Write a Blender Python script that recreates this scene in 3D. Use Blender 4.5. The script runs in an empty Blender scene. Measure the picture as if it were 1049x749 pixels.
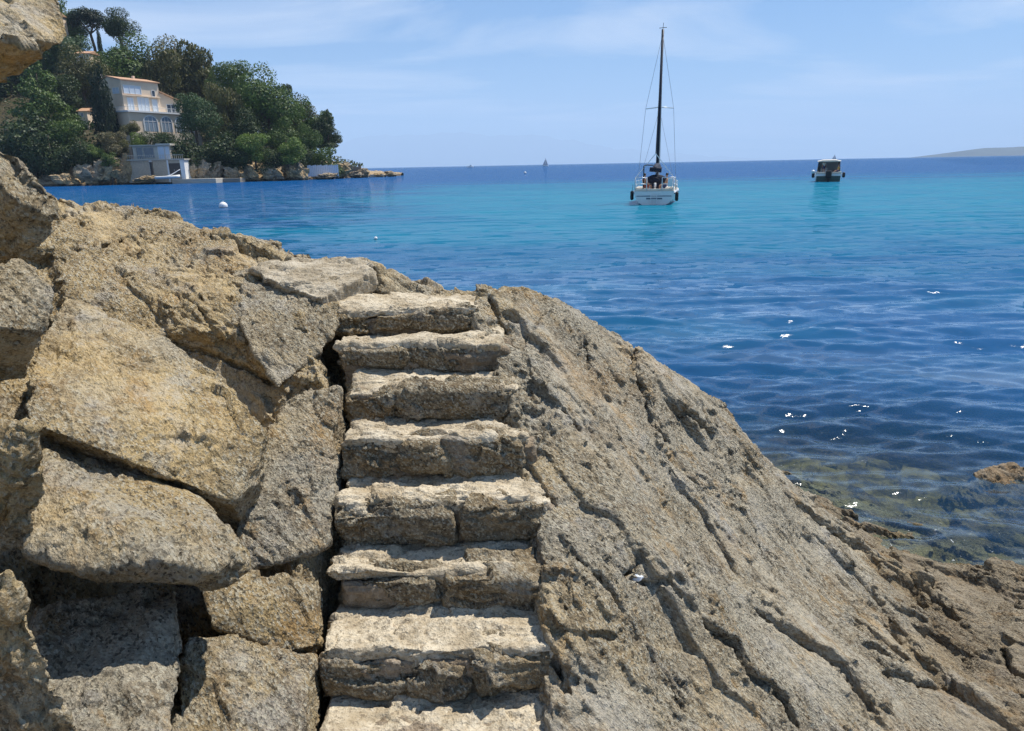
import bpy, bmesh, math, random
import numpy as np
from mathutils import Vector, Matrix, noise as mnoise

random.seed(7)
RNG = np.random.default_rng(11)
scene = bpy.context.scene
COL = scene.collection
R = math.radians

# ------------------------------------------------------------------ camera
EYE = 3.0                       # eye height above the sea, metres
FPX, CX, CY = 727.0, 524.5, 374.5
PITCH, ROLL = R(15.77), R(1.12)
cp, sp, cr, sr = math.cos(PITCH), math.sin(PITCH), math.cos(ROLL), math.sin(ROLL)
FWD = np.array((0, cp, -sp))
U0, R0 = np.array((0, sp, cp)), np.array((1.0, 0, 0))
RGT = cr * R0 - sr * U0
UPV = sr * R0 + cr * U0
CAMPOS = np.array((0, 0, EYE))


def ray(px, py):
    return FWD + (px - CX) / FPX * RGT - (py - CY) / FPX * UPV


def at(px, py, d):
    """point seen at photo pixel (px,py) at depth d along the view axis"""
    return CAMPOS + d * ray(px, py)


def at_y(px, py, Y):
    r = ray(px, py)
    return CAMPOS + r * (Y / r[1])


def at_z(px, py, z=0.0):
    r = ray(px, py)
    return CAMPOS + r * ((z - EYE) / r[2])


cam = bpy.data.cameras.new('camera')
cam.sensor_fit = 'HORIZONTAL'
cam.sensor_width = 36.0
cam.lens = FPX / 1049 * 36
cam.clip_start, cam.clip_end = 0.05, 60000
cam_o = bpy.data.objects.new('camera', cam)
COL.objects.link(cam_o)
cam_o.matrix_world = Matrix(((RGT[0], UPV[0], -FWD[0], 0), (RGT[1], UPV[1], -FWD[1], 0), (RGT[2], UPV[2], -FWD[2], EYE), (0, 0, 0, 1)))
scene.camera = cam_o

# ------------------------------------------------------------------ light
SUN_EL, SUN_AZ = R(61), R(52)        # azimuth from +Y (forward) towards +X (right)
sd = Vector((math.sin(SUN_AZ) * math.cos(SUN_EL), math.cos(SUN_AZ) * math.cos(SUN_EL), math.sin(SUN_EL)))
sl = bpy.data.lights.new('sun', 'SUN')
sl.energy, sl.angle, sl.color = 5.0, R(0.53), (1.0, 0.95, 0.87)
so = bpy.data.objects.new('sun', sl)
COL.objects.link(so)
so.rotation_euler = (-sd).to_track_quat('-Z', 'Y').to_euler()

w = bpy.data.worlds.new('World')
scene.world = w
w.use_nodes = True
nt = w.node_tree
nt.nodes.clear()


def N(nt, typ, **kw):
    n = nt.nodes.new(typ)
    ins = kw.pop('ins', {})
    for k, v in kw.items():
        setattr(n, k, v)
    for k, v in ins.items():
        if isinstance(v, bpy.types.NodeSocket):
            nt.links.new(v, n.inputs[k])
        else:
            n.inputs[k].default_value = v
    return n


sky = N(nt, 'ShaderNodeTexSky', sky_type='NISHITA', sun_disc=False, sun_elevation=SUN_EL, sun_rotation=SUN_AZ, altitude=0, air_density=1.0, dust_density=0.6, ozone_density=2.2)
# thin cirrus drawn on a high flat layer of the sky (world direction projected on a plane)
tc = N(nt, 'ShaderNodeTexCoord')
sep = N(nt, 'ShaderNodeSeparateXYZ', ins={0: tc.outputs['Generated']})
zz = N(nt, 'ShaderNodeMath', operation='ADD', ins={0: sep.outputs[2], 1: 0.06})
dx = N(nt, 'ShaderNodeMath', operation='DIVIDE', ins={0: sep.outputs[0], 1: zz.outputs[0]})
dy = N(nt, 'ShaderNodeMath', operation='DIVIDE', ins={0: sep.outputs[1], 1: zz.outputs[0]})
cv = N(nt, 'ShaderNodeCombineXYZ', ins={0: dx.outputs[0], 1: dy.outputs[0]})
mp = N(nt, 'ShaderNodeMapping', ins={0: cv.outputs[0], 'Scale': (0.35, 0.55, 1), 'Rotation': (0, 0, 0.25), 'Location': (0.5, 1.7, 0)})
n1 = N(nt, 'ShaderNodeTexNoise', ins={'Vector': mp.outputs[0], 'Scale': 1.1, 'Detail': 9, 'Roughness': 0.58, 'Distortion': 0.6})
rm = N(nt, 'ShaderNodeMapRange', ins={0: n1.outputs[0], 1: 0.47, 2: 0.70, 3: 0.0, 4: 0.85})
tint = N(nt, 'ShaderNodeMix', data_type='RGBA', blend_type='MULTIPLY', ins={'Factor': 1.0, 'A': sky.outputs[0], 'B': (0.34, 0.86, 1.34, 1)})
mixc = N(nt, 'ShaderNodeMix', data_type='RGBA', ins={'Factor': rm.outputs[0], 'A': tint.outputs['Result'], 'B': (13.5, 13.5, 13.8, 1)})
bg = N(nt, 'ShaderNodeBackground', ins={'Color': mixc.outputs['Result'], 'Strength': 0.060})
N(nt, 'ShaderNodeOutputWorld', ins={0: bg.outputs[0]})

scene.view_settings.view_transform = 'Standard'
scene.view_settings.look = 'None'
scene.view_settings.gamma = 1
scene.view_settings.exposure = 0.42
scene.render.engine = 'CYCLES'
cy = scene.cycles
cy.max_bounces = 6
cy.diffuse_bounces = 2
cy.glossy_bounces = 3
cy.transparent_max_bounces = 12
cy.volume_bounces = 2
cy.caustics_reflective = False
cy.caustics_refractive = False
cy.use_denoising = True
cy.denoising_prefilter = 'NONE'
cy.sample_clamp_indirect = 4.0
cy.sample_clamp_direct = 8.0

# ------------------------------------------------------------------ object helpers


def tag(o, label=None, cat=None, group=None, kind=None):
    if label: o['label'] = label
    if cat: o['category'] = cat
    if group: o['group'] = group
    if kind: o['kind'] = kind
    return o


def empty(name, loc, rz=0.0):
    o = bpy.data.objects.new(name, None)
    COL.objects.link(o)
    o.location = loc
    o.rotation_euler = (0, 0, rz)
    o.empty_display_size = 0.2
    return o


def link_mesh(name, me, mat=None, parent=None, smooth=True):
    o = bpy.data.objects.new(name, me)
    COL.objects.link(o)
    if mat is not None:
        me.materials.append(mat)
    if parent is not None:
        o.parent = parent
    if smooth and len(me.polygons):
        me.polygons.foreach_set('use_smooth', np.ones(len(me.polygons), dtype=bool))
    return o


def mesh_np(name, V, F):
    """mesh from numpy verts (n,3) and faces (m,k)"""
    me = bpy.data.meshes.new(name)
    V = np.asarray(V, dtype=np.float32)
    F = np.asarray(F, dtype=np.int32)
    me.vertices.add(len(V))
    me.vertices.foreach_set('co', V.ravel())
    k = F.shape[1]
    me.loops.add(F.size)
    me.loops.foreach_set('vertex_index', F.ravel())
    me.polygons.add(len(F))
    me.polygons.foreach_set('loop_start', np.arange(0, F.size, k, dtype=np.int32))
    me.update(calc_edges=True)
    me.validate()
    return me


def grid_faces(nu, nv, wrap=False):
    i = np.arange(nu if wrap else nu - 1)[:, None]
    j = np.arange(nv - 1)[None, :]
    i2 = (i + 1) % nu
    return np.stack((i * nv + j, i2 * nv + j, i2 * nv + j + 1, i * nv + j + 1), -1).reshape(-1, 4)


def get_v(me):
    a = np.empty(len(me.vertices) * 3, dtype=np.float32)
    me.vertices.foreach_get('co', a)
    return a.reshape(-1, 3).astype(np.float64)


def get_n(me):
    a = np.empty(len(me.vertices) * 3, dtype=np.float32)
    me.vertices.foreach_get('normal', a)
    return a.reshape(-1, 3).astype(np.float64)


def set_v(me, V):
    me.vertices.foreach_set('co', V.astype(np.float32).ravel())
    me.update()


class MB:
    """collects simple shapes in one bmesh"""
    def __init__(s):
        s.bm = bmesh.new()

    def box(s, c, size, rot=None, bevel=0.0):
        r = bmesh.ops.create_cube(s.bm, size=1)
        vs = r['verts']
        M = Matrix.Translation(c) @ (rot.to_4x4() if rot else Matrix()) @ Matrix.Diagonal((*size, 1))
        bmesh.ops.transform(s.bm, matrix=M, verts=vs)
        if bevel:
            es = list({e for v in vs for e in v.link_edges})
            bmesh.ops.bevel(s.bm, geom=es, offset=bevel, segments=2, affect='EDGES', profile=0.6)
        return s

    def tube(s, pts, rad, seg=8, caps=True):
        pts = [Vector(p) for p in pts]
        rad = rad if isinstance(rad, (list, tuple)) else [rad] * len(pts)
        rings = []
        up = None
        for i, p in enumerate(pts):
            t = (pts[min(i + 1, len(pts) - 1)] - pts[max(i - 1, 0)]).normalized()
            if up is None:
                up = Vector((0, 0, 1)) if abs(t.z) < 0.9 else Vector((1, 0, 0))
            a = t.cross(up).normalized()
            b = a.cross(t).normalized()
            up = b
            rings.append([s.bm.verts.new(p + (a * math.cos(2 * math.pi * k / seg) + b * math.sin(2 * math.pi * k / seg)) * rad[i]) for k in range(seg)])
        for i in range(len(rings) - 1):
            for k in range(seg):
                s.bm.faces.new((rings[i][k], rings[i][(k + 1) % seg], rings[i + 1][(k + 1) % seg], rings[i + 1][k]))
        if caps:
            s.bm.faces.new(rings[0][::-1])
            s.bm.faces.new(rings[-1])
        return s

    def loft(s, secs, close=True, cap=True):
        rings = [[s.bm.verts.new(p) for p in sec] for sec in secs]
        n = len(rings[0])
        for i in range(len(rings) - 1):
            for k in range(n if close else n - 1):
                s.bm.faces.new((rings[i][k], rings[i][(k + 1) % n], rings[i + 1][(k + 1) % n], rings[i + 1][k]))
        if cap:
            s.bm.faces.new(rings[0][::-1])
            s.bm.faces.new(rings[-1])
        return s

    def prism(s, poly, vec):
        a = [s.bm.verts.new(p) for p in poly]
        b = [s.bm.verts.new(Vector(p) + Vector(vec)) for p in poly]
        n = len(a)
        s.bm.faces.new(a[::-1])
        s.bm.faces.new(b)
        for k in range(n):
            s.bm.faces.new((a[k], a[(k + 1) % n], b[(k + 1) % n], b[k]))
        return s

    def ball(s, c, rad, sub=2, scale=(1, 1, 1)):
        r = bmesh.ops.create_icosphere(s.bm, subdivisions=sub, radius=rad)
        bmesh.ops.transform(s.bm, matrix=Matrix.Translation(c) @ Matrix.Diagonal((*scale, 1)), verts=r['verts'])
        return s

    def build(s, name, mat, parent=None, smooth=False):
        bmesh.ops.recalc_face_normals(s.bm, faces=s.bm.faces)
        me = bpy.data.meshes.new(name)
        s.bm.to_mesh(me)
        s.bm.free()
        return link_mesh(name, me, mat, parent, smooth)


# ------------------------------------------------------------------ numpy noise


def _h(ix, iy, iz, seed):
    with np.errstate(over='ignore'):
        h = (ix.astype(np.uint32) * np.uint32(374761393) + iy.astype(np.uint32) * np.uint32(668265263)
             + iz.astype(np.uint32) * np.uint32(2147483647) + np.uint32((seed * 2654435761) & 0xffffffff))
        h = (h ^ (h >> np.uint32(13))) * np.uint32(1274126177)
        h = (h ^ (h >> np.uint32(16))) * np.uint32(2246822519)
        h = h ^ (h >> np.uint32(13))
    return h


def _u(h):
    return h.astype(np.float64) / 4294967296.0


def pnoise(P, seed=0):
    """gradient noise, about -0.7..0.7"""
    I = np.floor(P).astype(np.int64)
    f = P - I
    q = f * f * f * (f * (f * 6 - 15) + 10)
    out = 0
    for a in (0, 1):
        wx = q[:, 0] if a else 1 - q[:, 0]
        for b in (0, 1):
            wy = q[:, 1] if b else 1 - q[:, 1]
            for c in (0, 1):
                wz = q[:, 2] if c else 1 - q[:, 2]
                h = _h(I[:, 0] + a, I[:, 1] + b, I[:, 2] + c, seed)
                gx = (h & np.uint32(1023)).astype(np.float64) / 511.5 - 1
                gy = ((h >> np.uint32(10)) & np.uint32(1023)).astype(np.float64) / 511.5 - 1
                gz = ((h >> np.uint32(20)) & np.uint32(1023)).astype(np.float64) / 511.5 - 1
                out = out + wx * wy * wz * (gx * (f[:, 0] - a) + gy * (f[:, 1] - b) + gz * (f[:, 2] - c))
    return out


def fbm(P, octs=4, seed=0, gain=0.5, lac=2.03):
    s, a = 0, 1.0
    for o in range(octs):
        s = s + a * pnoise(P * lac ** o + o * 17.3, seed + o)
        a *= gain
    return s


def facets(P, seed=0, jit=0.62):
    """fractured blocks: returns (random level of the block, tilt over the block, distance to the block's edge)"""
    I = np.floor(P - 0.5).astype(np.int64)
    n = len(P)
    d1 = np.full(n, 1e9)
    d2 = np.full(n, 1e9)
    lev = np.zeros(n)
    tilt = np.zeros(n)
    k = np.uint32(1023)
    for a in (0, 1):
        for b in (0, 1):
            for c in (0, 1):
                ix, iy, iz = I[:, 0] + a, I[:, 1] + b, I[:, 2] + c
                h = _h(ix, iy, iz, seed)
                h4 = _h(ix, iy, iz, seed + 303)
                ox = P[:, 0] - ix - 0.5 - ((h & k) / 1023.0 - 0.5) * jit
                oy = P[:, 1] - iy - 0.5 - (((h >> np.uint32(10)) & k) / 1023.0 - 0.5) * jit
                oz = P[:, 2] - iz - 0.5 - (((h >> np.uint32(20)) & k) / 1023.0 - 0.5) * jit
                d = ox * ox + oy * oy + oz * oz
                m = d < d1
                d2 = np.where(m, d1, np.minimum(d2, d))
                d1 = np.where(m, d, d1)
                gx = (h4 & k) / 511.5 - 1
                gy = ((h4 >> np.uint32(10)) & k) / 511.5 - 1
                gz = ((h4 >> np.uint32(20)) & k) / 511.5 - 1
                lev = np.where(m, ((h ^ (h4 >> np.uint32(7))) & k) / 1023.0 - 0.5, lev)
                tilt = np.where(m, gx * ox + gy * oy + gz * oz, tilt)
    return lev, tilt, np.sqrt(d2) - np.sqrt(d1)


def sstep(a, b, x):
    t = np.clip((x - a) / (b - a), 0, 1)
    return t * t * (3 - 2 * t)


# foliation frame of the gneiss: long axis runs down the right-hand slope
_s = np.array((0.62, -0.60, -0.50)); _s /= np.linalg.norm(_s)
_t = np.cross(_s, (0.2, 0.3, 1.0)); _t /= np.linalg.norm(_t)
_b = np.cross(_s, _t)
FOL = np.stack((_s, _t, _b), 0)


def rock_disp(P, amp=1.0, seed=0, big=1.0, fine=1.0, frame=None, coarse=1.0, mid=1.0):
    """height of weathered gneiss along the surface normal, metres"""
    Q = P @ (FOL if frame is None else frame).T
    wv = np.stack((pnoise(P * 3.1, seed + 50), pnoise(P * 3.1 + 9, seed + 51), pnoise(P * 3.1 + 19, seed + 52)), -1)
    wf = np.stack((pnoise(P * 13, seed + 53), pnoise(P * 13 + 9, seed + 54), pnoise(P * 13 + 19, seed + 55)), -1)
    Qw = Q + 0.10 * wv + 0.022 * wf
    D = 0.055 * fbm(P * 1.6, 3, seed + 5) + big * 0.03 * fbm(Q * np.array((.9, 3.0, 3.0)), 2, seed + 6)
    if np.any(big):
        l, t, e = facets(Qw * np.array((1.15, 2.6, 2.6)), seed + 1)
        D = D + big * (0.070 * l + 0.070 * t - 0.018 * (1 - sstep(0.0, 0.05, e)) * (l > -0.1))
    if not coarse:
        D = D * 0
    l, t, e = facets(Qw * np.array((3.4, 7.5, 7.5)), seed + 2)
    msk = sstep(-0.12, 0.22, pnoise(P * 2.2, seed + 9))
    D = D + coarse * mid * (0.25 + 0.75 * msk) * (0.034 * l + 0.045 * t - 0.012 * (1 - sstep(0, 0.06, e)) * (l > 0.1))
    if not np.any(fine):
        return D * amp
    l, t, e = facets(Qw * np.array((10, 21, 21)), seed + 3)
    msk2 = sstep(-0.2, 0.2, pnoise(P * 4.3, seed + 10))
    D = D + fine * (0.2 + 0.8 * msk2) * (0.020 * l + 0.028 * t)
    l, t, e = facets(Qw * np.array((24, 48, 48)), seed + 4)
    D = D + fine * (0.3 + 0.7 * msk2) * (0.009 * l + 0.011 * t)
    D = D + fine * 0.010 * fbm(Q * np.array((9, 22, 22)), 3, seed + 20, gain=0.6)
    return D * amp


def rbf_fit(C, Z, smooth=1e-3):
    n = len(C)
    d = np.linalg.norm(C[:, None] - C[None], axis=-1)
    K = d ** 2 * np.log(d + 1e-9) + np.eye(n) * smooth
    A = np.zeros((n + 3, n + 3))
    A[:n, :n] = K
    A[:n, n] = 1; A[:n, n + 1:] = C
    A[n, :n] = 1; A[n + 1:, :n] = C.T
    return np.linalg.solve(A, np.concatenate((Z, np.zeros(3))))


def rbf_eval(W, C, P):
    n = len(C)
    out = W[n] + P @ W[n + 1:]
    for i in range(n):
        d2 = ((P - C[i]) ** 2).sum(1) + 1e-18
        out = out + W[i] * 0.5 * d2 * np.log(d2)
    return out


def seg_dist(P, A, B):
    ab = B - A
    t = np.clip(((P - A) @ ab) / (ab @ ab), 0, 1)
    q = A + t[:, None] * ab
    d = np.linalg.norm(P - q, axis=1)
    side = np.sign(ab[0] * (P[:, 1] - A[1]) - ab[1] * (P[:, 0] - A[0]))
    return d, side, t
# ------------------------------------------------------------------ materials
def new_mat(name):
    m = bpy.data.materials.new(name)
    m.use_nodes = True
    m.node_tree.nodes.clear()
    return m, m.node_tree


def plain(name, col, rough=0.6, metal=0.0, var=0.12, scale=6.0, bump=0.0, spec=0.4):
    m, t = new_mat(name)
    g = N(t, 'ShaderNodeNewGeometry')
    n = N(t, 'ShaderNodeTexNoise', ins={'Vector': g.outputs['Position'], 'Scale': scale, 'Detail': 5})
    a = N(t, 'ShaderNodeMix', data_type='RGBA', ins={'Factor': n.outputs[0], 'A': (*[c * (1 - var) for c in col], 1), 'B': (*[min(1, c * (1 + var)) for c in col], 1)})
    b = N(t, 'ShaderNodeBsdfPrincipled', ins={'Base Color': a.outputs['Result'], 'Roughness': rough, 'Metallic': metal, 'Specular IOR Level': spec})
    if bump:
        bp = N(t, 'ShaderNodeBump', ins={'Height': n.outputs[0], 'Strength': 1.0, 'Distance': bump})
        t.links.new(bp.outputs[0], b.inputs['Normal'])
    N(t, 'ShaderNodeOutputMaterial', ins={0: b.outputs[0]})
    return m


def mixc(t, f, a, b, blend='MIX'):
    return N(t, 'ShaderNodeMix', data_type='RGBA', blend_type=blend, clamp_factor=True, ins={'Factor': f, 'A': a, 'B': b}).outputs['Result']


def mrange(t, v, a, b, c=0.0, d=1.0, smooth=True):
    return N(t, 'ShaderNodeMapRange', interpolation_type='SMOOTHSTEP' if smooth else 'LINEAR', ins={0: v, 1: a, 2: b, 3: c, 4: d}).outputs[0]


def math_(t, op, a, b=0.0):
    return N(t, 'ShaderNodeMath', operation=op, ins={0: a, 1: b}).outputs[0]


def rock_mat(name, warm=(0.50, 0.37, 0.19), grey=(0.40, 0.35, 0.26), ochre=(0.42, 0.26, 0.10), greyness=0.5, tide=True, fol=FOL, spread=None, dark=(0.16, 0.125, 0.085)):
    m, t = new_mat(name)
    g = N(t, 'ShaderNodeNewGeometry')
    pos = g.outputs['Position']
    # foliation space
    eul = Matrix([list(r) for r in fol]).to_euler()
    mp_ = N(t, 'ShaderNodeMapping', vector_type='POINT', ins={0: pos, 'Rotation': eul})
    mps = N(t, 'ShaderNodeMapping', vector_type='POINT', ins={0: mp_.outputs[0], 'Scale': (0.42, 1.15, 1.15)})
    fo = mps.outputs[0]
    mpf = N(t, 'ShaderNodeMapping', vector_type='POINT', ins={0: mp_.outputs[0], 'Scale': (0.72, 1.1, 1.1)})
    ff = mpf.outputs[0]
    nl = N(t, 'ShaderNodeTexNoise', ins={'Vector': pos, 'Scale': 1.3, 'Detail': 6, 'Roughness': 0.62})
    nm = N(t, 'ShaderNodeTexNoise', ins={'Vector': fo, 'Scale': 7.0, 'Detail': 6, 'Roughness': 0.65})
    nf = N(t, 'ShaderNodeTexNoise', ins={'Vector': ff, 'Scale': 62.0, 'Detail': 7, 'Roughness': 0.72})
    vc = N(t, 'ShaderNodeTexVoronoi', feature='F1', ins={'Vector': ff, 'Scale': 120.0, 'Randomness': 1.0})
    vs = N(t, 'ShaderNodeSeparateColor', ins={0: vc.outputs['Color']})
    gm = mrange(t, nl.outputs[0], 0.5 - 0.16 + (0.5 - greyness) * 0.3, 0.5 + 0.16 + (0.5 - greyness) * 0.3)
    if spread is not None:      # greyer rock towards the open sea side (+X)
        sx = N(t, 'ShaderNodeSeparateXYZ', ins={0: pos})
        gx = mrange(t, sx.outputs[0], spread[0], spread[1], -0.45, 0.55)
        gm = N(t, 'ShaderNodeMath', operation='ADD', use_clamp=True, ins={0: gm, 1: gx}).outputs[0]
    c = mixc(t, gm, (*warm, 1), (*grey, 1))
    om = mrange(t, nm.outputs[0], 0.53, 0.68, 0.0, 0.7)
    c = mixc(t, om, c, (*ochre, 1))
    n2 = N(t, 'ShaderNodeTexNoise', ins={'Vector': pos, 'Scale': 3.3, 'Detail': 7, 'Roughness': 0.7})
    c = mixc(t, mrange(t, n2.outputs[0], 0.53, 0.68, 0, 0.75), c, (0.41, 0.385, 0.34, 1))
    c = mixc(t, mrange(t, n2.outputs[0], 0.44, 0.30, 0, 0.65), c, (*dark, 1))
    # pale quartz veins along the foliation, rusty seepage stains
    wv_ = N(t, 'ShaderNodeTexWave', wave_type='BANDS', bands_direction='Z', ins={'Vector': mp_.outputs[0], 'Scale': 1.3, 'Distortion': 9.0, 'Detail': 5, 'Detail Scale': 1.6, 'Detail Roughness': 0.65})
    c = mixc(t, math_(t, 'MULTIPLY', mrange(t, wv_.outputs[1], 0.90, 0.99, 0, 0.55), mrange(t, n2.outputs[0], 0.40, 0.60)), c, (0.50, 0.45, 0.36, 1))
    c = mixc(t, mrange(t, wv_.outputs[1], 0.16, 0.02, 0, 0.40), c, (0.20, 0.14, 0.075, 1))
    n3 = N(t, 'ShaderNodeTexNoise', ins={'Vector': pos, 'Scale': 0.8, 'Detail': 8, 'Roughness': 0.7, 'Distortion': 1.0})
    c = mixc(t, mrange(t, n3.outputs[0], 0.56, 0.70, 0, 0.50), c, (0.40, 0.235, 0.085, 1))
    # mineral grain: dark mica, pale feldspar; coarse in some bands, worn smooth in others
    n4 = N(t, 'ShaderNodeTexNoise', ins={'Vector': fo, 'Scale': 2.2, 'Detail': 5, 'Roughness': 0.6})
    ga = mrange(t, n4.outputs[0], 0.38, 0.58, 0.45, 1.0)
    c0 = c
    c = mixc(t, mrange(t, nf.outputs[0], 0.47, 0.36, 0.0, 0.85), c, (0.095, 0.068, 0.038, 1))
    c = mixc(t, mrange(t, nf.outputs[0], 0.53, 0.62, 0.0, 0.75), c, (0.66, 0.56, 0.385, 1))
    c = mixc(t, mrange(t, vs.outputs[0], 0.76, 0.84, 0, 0.72), c, (0.60, 0.55, 0.42, 1))
    c = mixc(t, mrange(t, vs.outputs[1], 0.86, 0.92, 0, 0.75), c, (0.075, 0.065, 0.045, 1))
    c = mixc(t, ga, c0, c)
    if tide:
        sz = N(t, 'ShaderNodeSeparateXYZ', ins={0: pos})
        zn = math_(t, 'ADD', sz.outputs[2], math_(t, 'MULTIPLY', nl.outputs[0], 0.5))
        zn = math_(t, 'SUBTRACT', zn, 0.25)
        wet = mrange(t, zn, 0.62, 0.30)
        c = mixc(t, wet, c, mixc(t, 1.0, c, (0.68, 0.63, 0.57, 1), 'MULTIPLY'))
        alg = mrange(t, zn, 0.06, -0.22)
        c = mixc(t, alg, c, mixc(t, mrange(t, n2.outputs[0], 0.42, 0.60), mixc(t, 1.0, c, (0.30, 0.26, 0.12, 1), 'MULTIPLY'), (0.26, 0.19, 0.055, 1)))
    bh = math_(t, 'ADD', math_(t, 'MULTIPLY', nf.outputs[0], 1.0), math_(t, 'MULTIPLY', vc.outputs['Distance'], 0.35))
    b1 = N(t, 'ShaderNodeBump', ins={'Height': nm.outputs[0], 'Strength': 1.0, 'Distance': 0.045})
    nk = N(t, 'ShaderNodeTexNoise', ins={'Vector': ff, 'Scale': 26.0, 'Detail': 5, 'Roughness': 0.65})
    b15 = N(t, 'ShaderNodeBump', ins={'Height': nk.outputs[0], 'Strength': 1.0, 'Distance': 0.016, 'Normal': b1.outputs[0]})
    b2 = N(t, 'ShaderNodeBump', ins={'Height': math_(t, 'MULTIPLY', bh, ga), 'Strength': 1.0, 'Distance': 0.024, 'Normal': b15.outputs[0]})
    b = N(t, 'ShaderNodeBsdfPrincipled', ins={'Base Color': c, 'Roughness': 0.82, 'Specular IOR Level': 0.25, 'Normal': b2.outputs[0]})
    N(t, 'ShaderNodeOutputMaterial', ins={0: b.outputs[0]})
    return m


M_BED = rock_mat('bedrock_gneiss', spread=(-0.9, 0.9))
M_WARM = rock_mat('warm_gneiss', warm=(0.52, 0.38, 0.185), greyness=0.30, tide=False)
M_GREYR = rock_mat('grey_gneiss', greyness=0.65, tide=False)
M_RISER = rock_mat('riser_stone', warm=(0.34, 0.25, 0.135), grey=(0.28, 0.225, 0.145), ochre=(0.28, 0.18, 0.07), greyness=0.5, tide=False)  # stone colours darkened so the risers' shade looks deeper
M_SHORE = rock_mat('sea_rock', warm=(0.40, 0.27, 0.15), greyness=0.3, tide=True)


def mortar_mat(name, lo, hi, pale):
    m, t = new_mat(name)
    g = N(t, 'ShaderNodeNewGeometry')
    pos = g.outputs['Position']
    n1_ = N(t, 'ShaderNodeTexNoise', ins={'Vector': pos, 'Scale': 6.0, 'Detail': 7, 'Roughness': 0.65})
    n2_ = N(t, 'ShaderNodeTexNoise', ins={'Vector': pos, 'Scale': 38.0, 'Detail': 6, 'Roughness': 0.7})
    v = N(t, 'ShaderNodeTexVoronoi', ins={'Vector': pos, 'Scale': 120.0})
    vs = N(t, 'ShaderNodeSeparateColor', ins={0: v.outputs['Color']})
    c = mixc(t, mrange(t, n1_.outputs[0], 0.36, 0.64), (*lo, 1), (*hi, 1))
    c = mixc(t, mrange(t, n2_.outputs[0], 0.50, 0.34, 0, 0.55), c, (lo[0] * 0.6, lo[1] * 0.58, lo[2] * 0.55, 1))
    c = mixc(t, mrange(t, n2_.outputs[0], 0.55, 0.70, 0, 0.6), c, (*pale, 1))
    c = mixc(t, mrange(t, vs.outputs[0], 0.82, 0.92, 0, 0.5), c, (0.16, 0.12, 0.08, 1))
    bh = math_(t, 'ADD', math_(t, 'MULTIPLY', n2_.outputs[0], 1.0), math_(t, 'MULTIPLY', v.outputs['Distance'], 0.25))
    b1 = N(t, 'ShaderNodeBump', ins={'Height': n1_.outputs[0], 'Strength': 0.8, 'Distance': 0.02})
    b2 = N(t, 'ShaderNodeBump', ins={'Height': bh, 'Strength': 1.0, 'Distance': 0.012, 'Normal': b1.outputs[0]})
    b = N(t, 'ShaderNodeBsdfPrincipled', ins={'Base Color': c, 'Roughness': 0.85, 'Specular IOR Level': 0.2, 'Normal': b2.outputs[0]})
    N(t, 'ShaderNodeOutputMaterial', ins={0: b.outputs[0]})
    return m


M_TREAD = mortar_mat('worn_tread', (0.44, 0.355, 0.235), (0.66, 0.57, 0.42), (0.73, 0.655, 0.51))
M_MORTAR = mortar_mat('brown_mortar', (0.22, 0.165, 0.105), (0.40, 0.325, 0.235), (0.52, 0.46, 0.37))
M_LANDING = mortar_mat('weathered_mortar', (0.36, 0.295, 0.20), (0.53, 0.46, 0.345), (0.60, 0.54, 0.43))
# ------------------------------------------------------------------ bedrock
ctrl = []
for px, py, d in [
    (330, 420, 3.27), (330, 520, 2.92), (322, 620, 2.64), (312, 720, 2.40), (250, 450, 3.35), (262, 500, 3.15), (250, 560, 2.95), (230, 650, 2.62), (200, 740, 2.35),
    (300, 400, 3.42), (280, 320, 3.75), (200, 300, 3.75), (150, 260, 4.15), (60, 216, 4.75), (100, 215, 4.85), (150, 214, 4.9), (200, 237, 4.75),
    (260, 246, 4.62), (320, 278, 4.38), (378, 282, 4.28), (430, 295, 4.25),
    (150, 420, 3.3), (60, 350, 3.35), (100, 550, 2.85), (60, 690, 2.4), (20, 300, 3.3),
    (430, 320, 3.80), (430, 360, 3.60), (440, 405, 3.38), (440, 460, 3.15), (440, 520, 2.95), (440, 600, 2.75), (440, 680, 2.55), (440, 740, 2.40),
    (520, 298, 4.15), (560, 306, 4.2), (600, 326, 4.25), (640, 349, 4.40), (690, 384, 4.55), (740, 421, 4.72), (778, 466, 4.9),
    (560, 400, 3.45), (560, 510, 2.95), (580, 620, 2.60), (600, 740, 2.33), (640, 420, 3.75), (700, 500, 3.65), (700, 600, 3.0), (700, 700, 2.68),
    (800, 560, 3.95), (800, 650, 3.2), (800, 740, 2.85), (900, 620, 4.0), (900, 700, 3.4), (1000, 700, 3.75), (1049, 740, 3.48), (1000, 640, 4.25), (1049, 640, 4.15), (950, 590, 4.95)]:
    ctrl.append(at(px, py, d))
for px, py in [(800, 492), (850, 521), (900, 548), (985, 578), (1049, 592)]:
    ctrl.append(at_z(px, py, 0.0))
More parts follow.
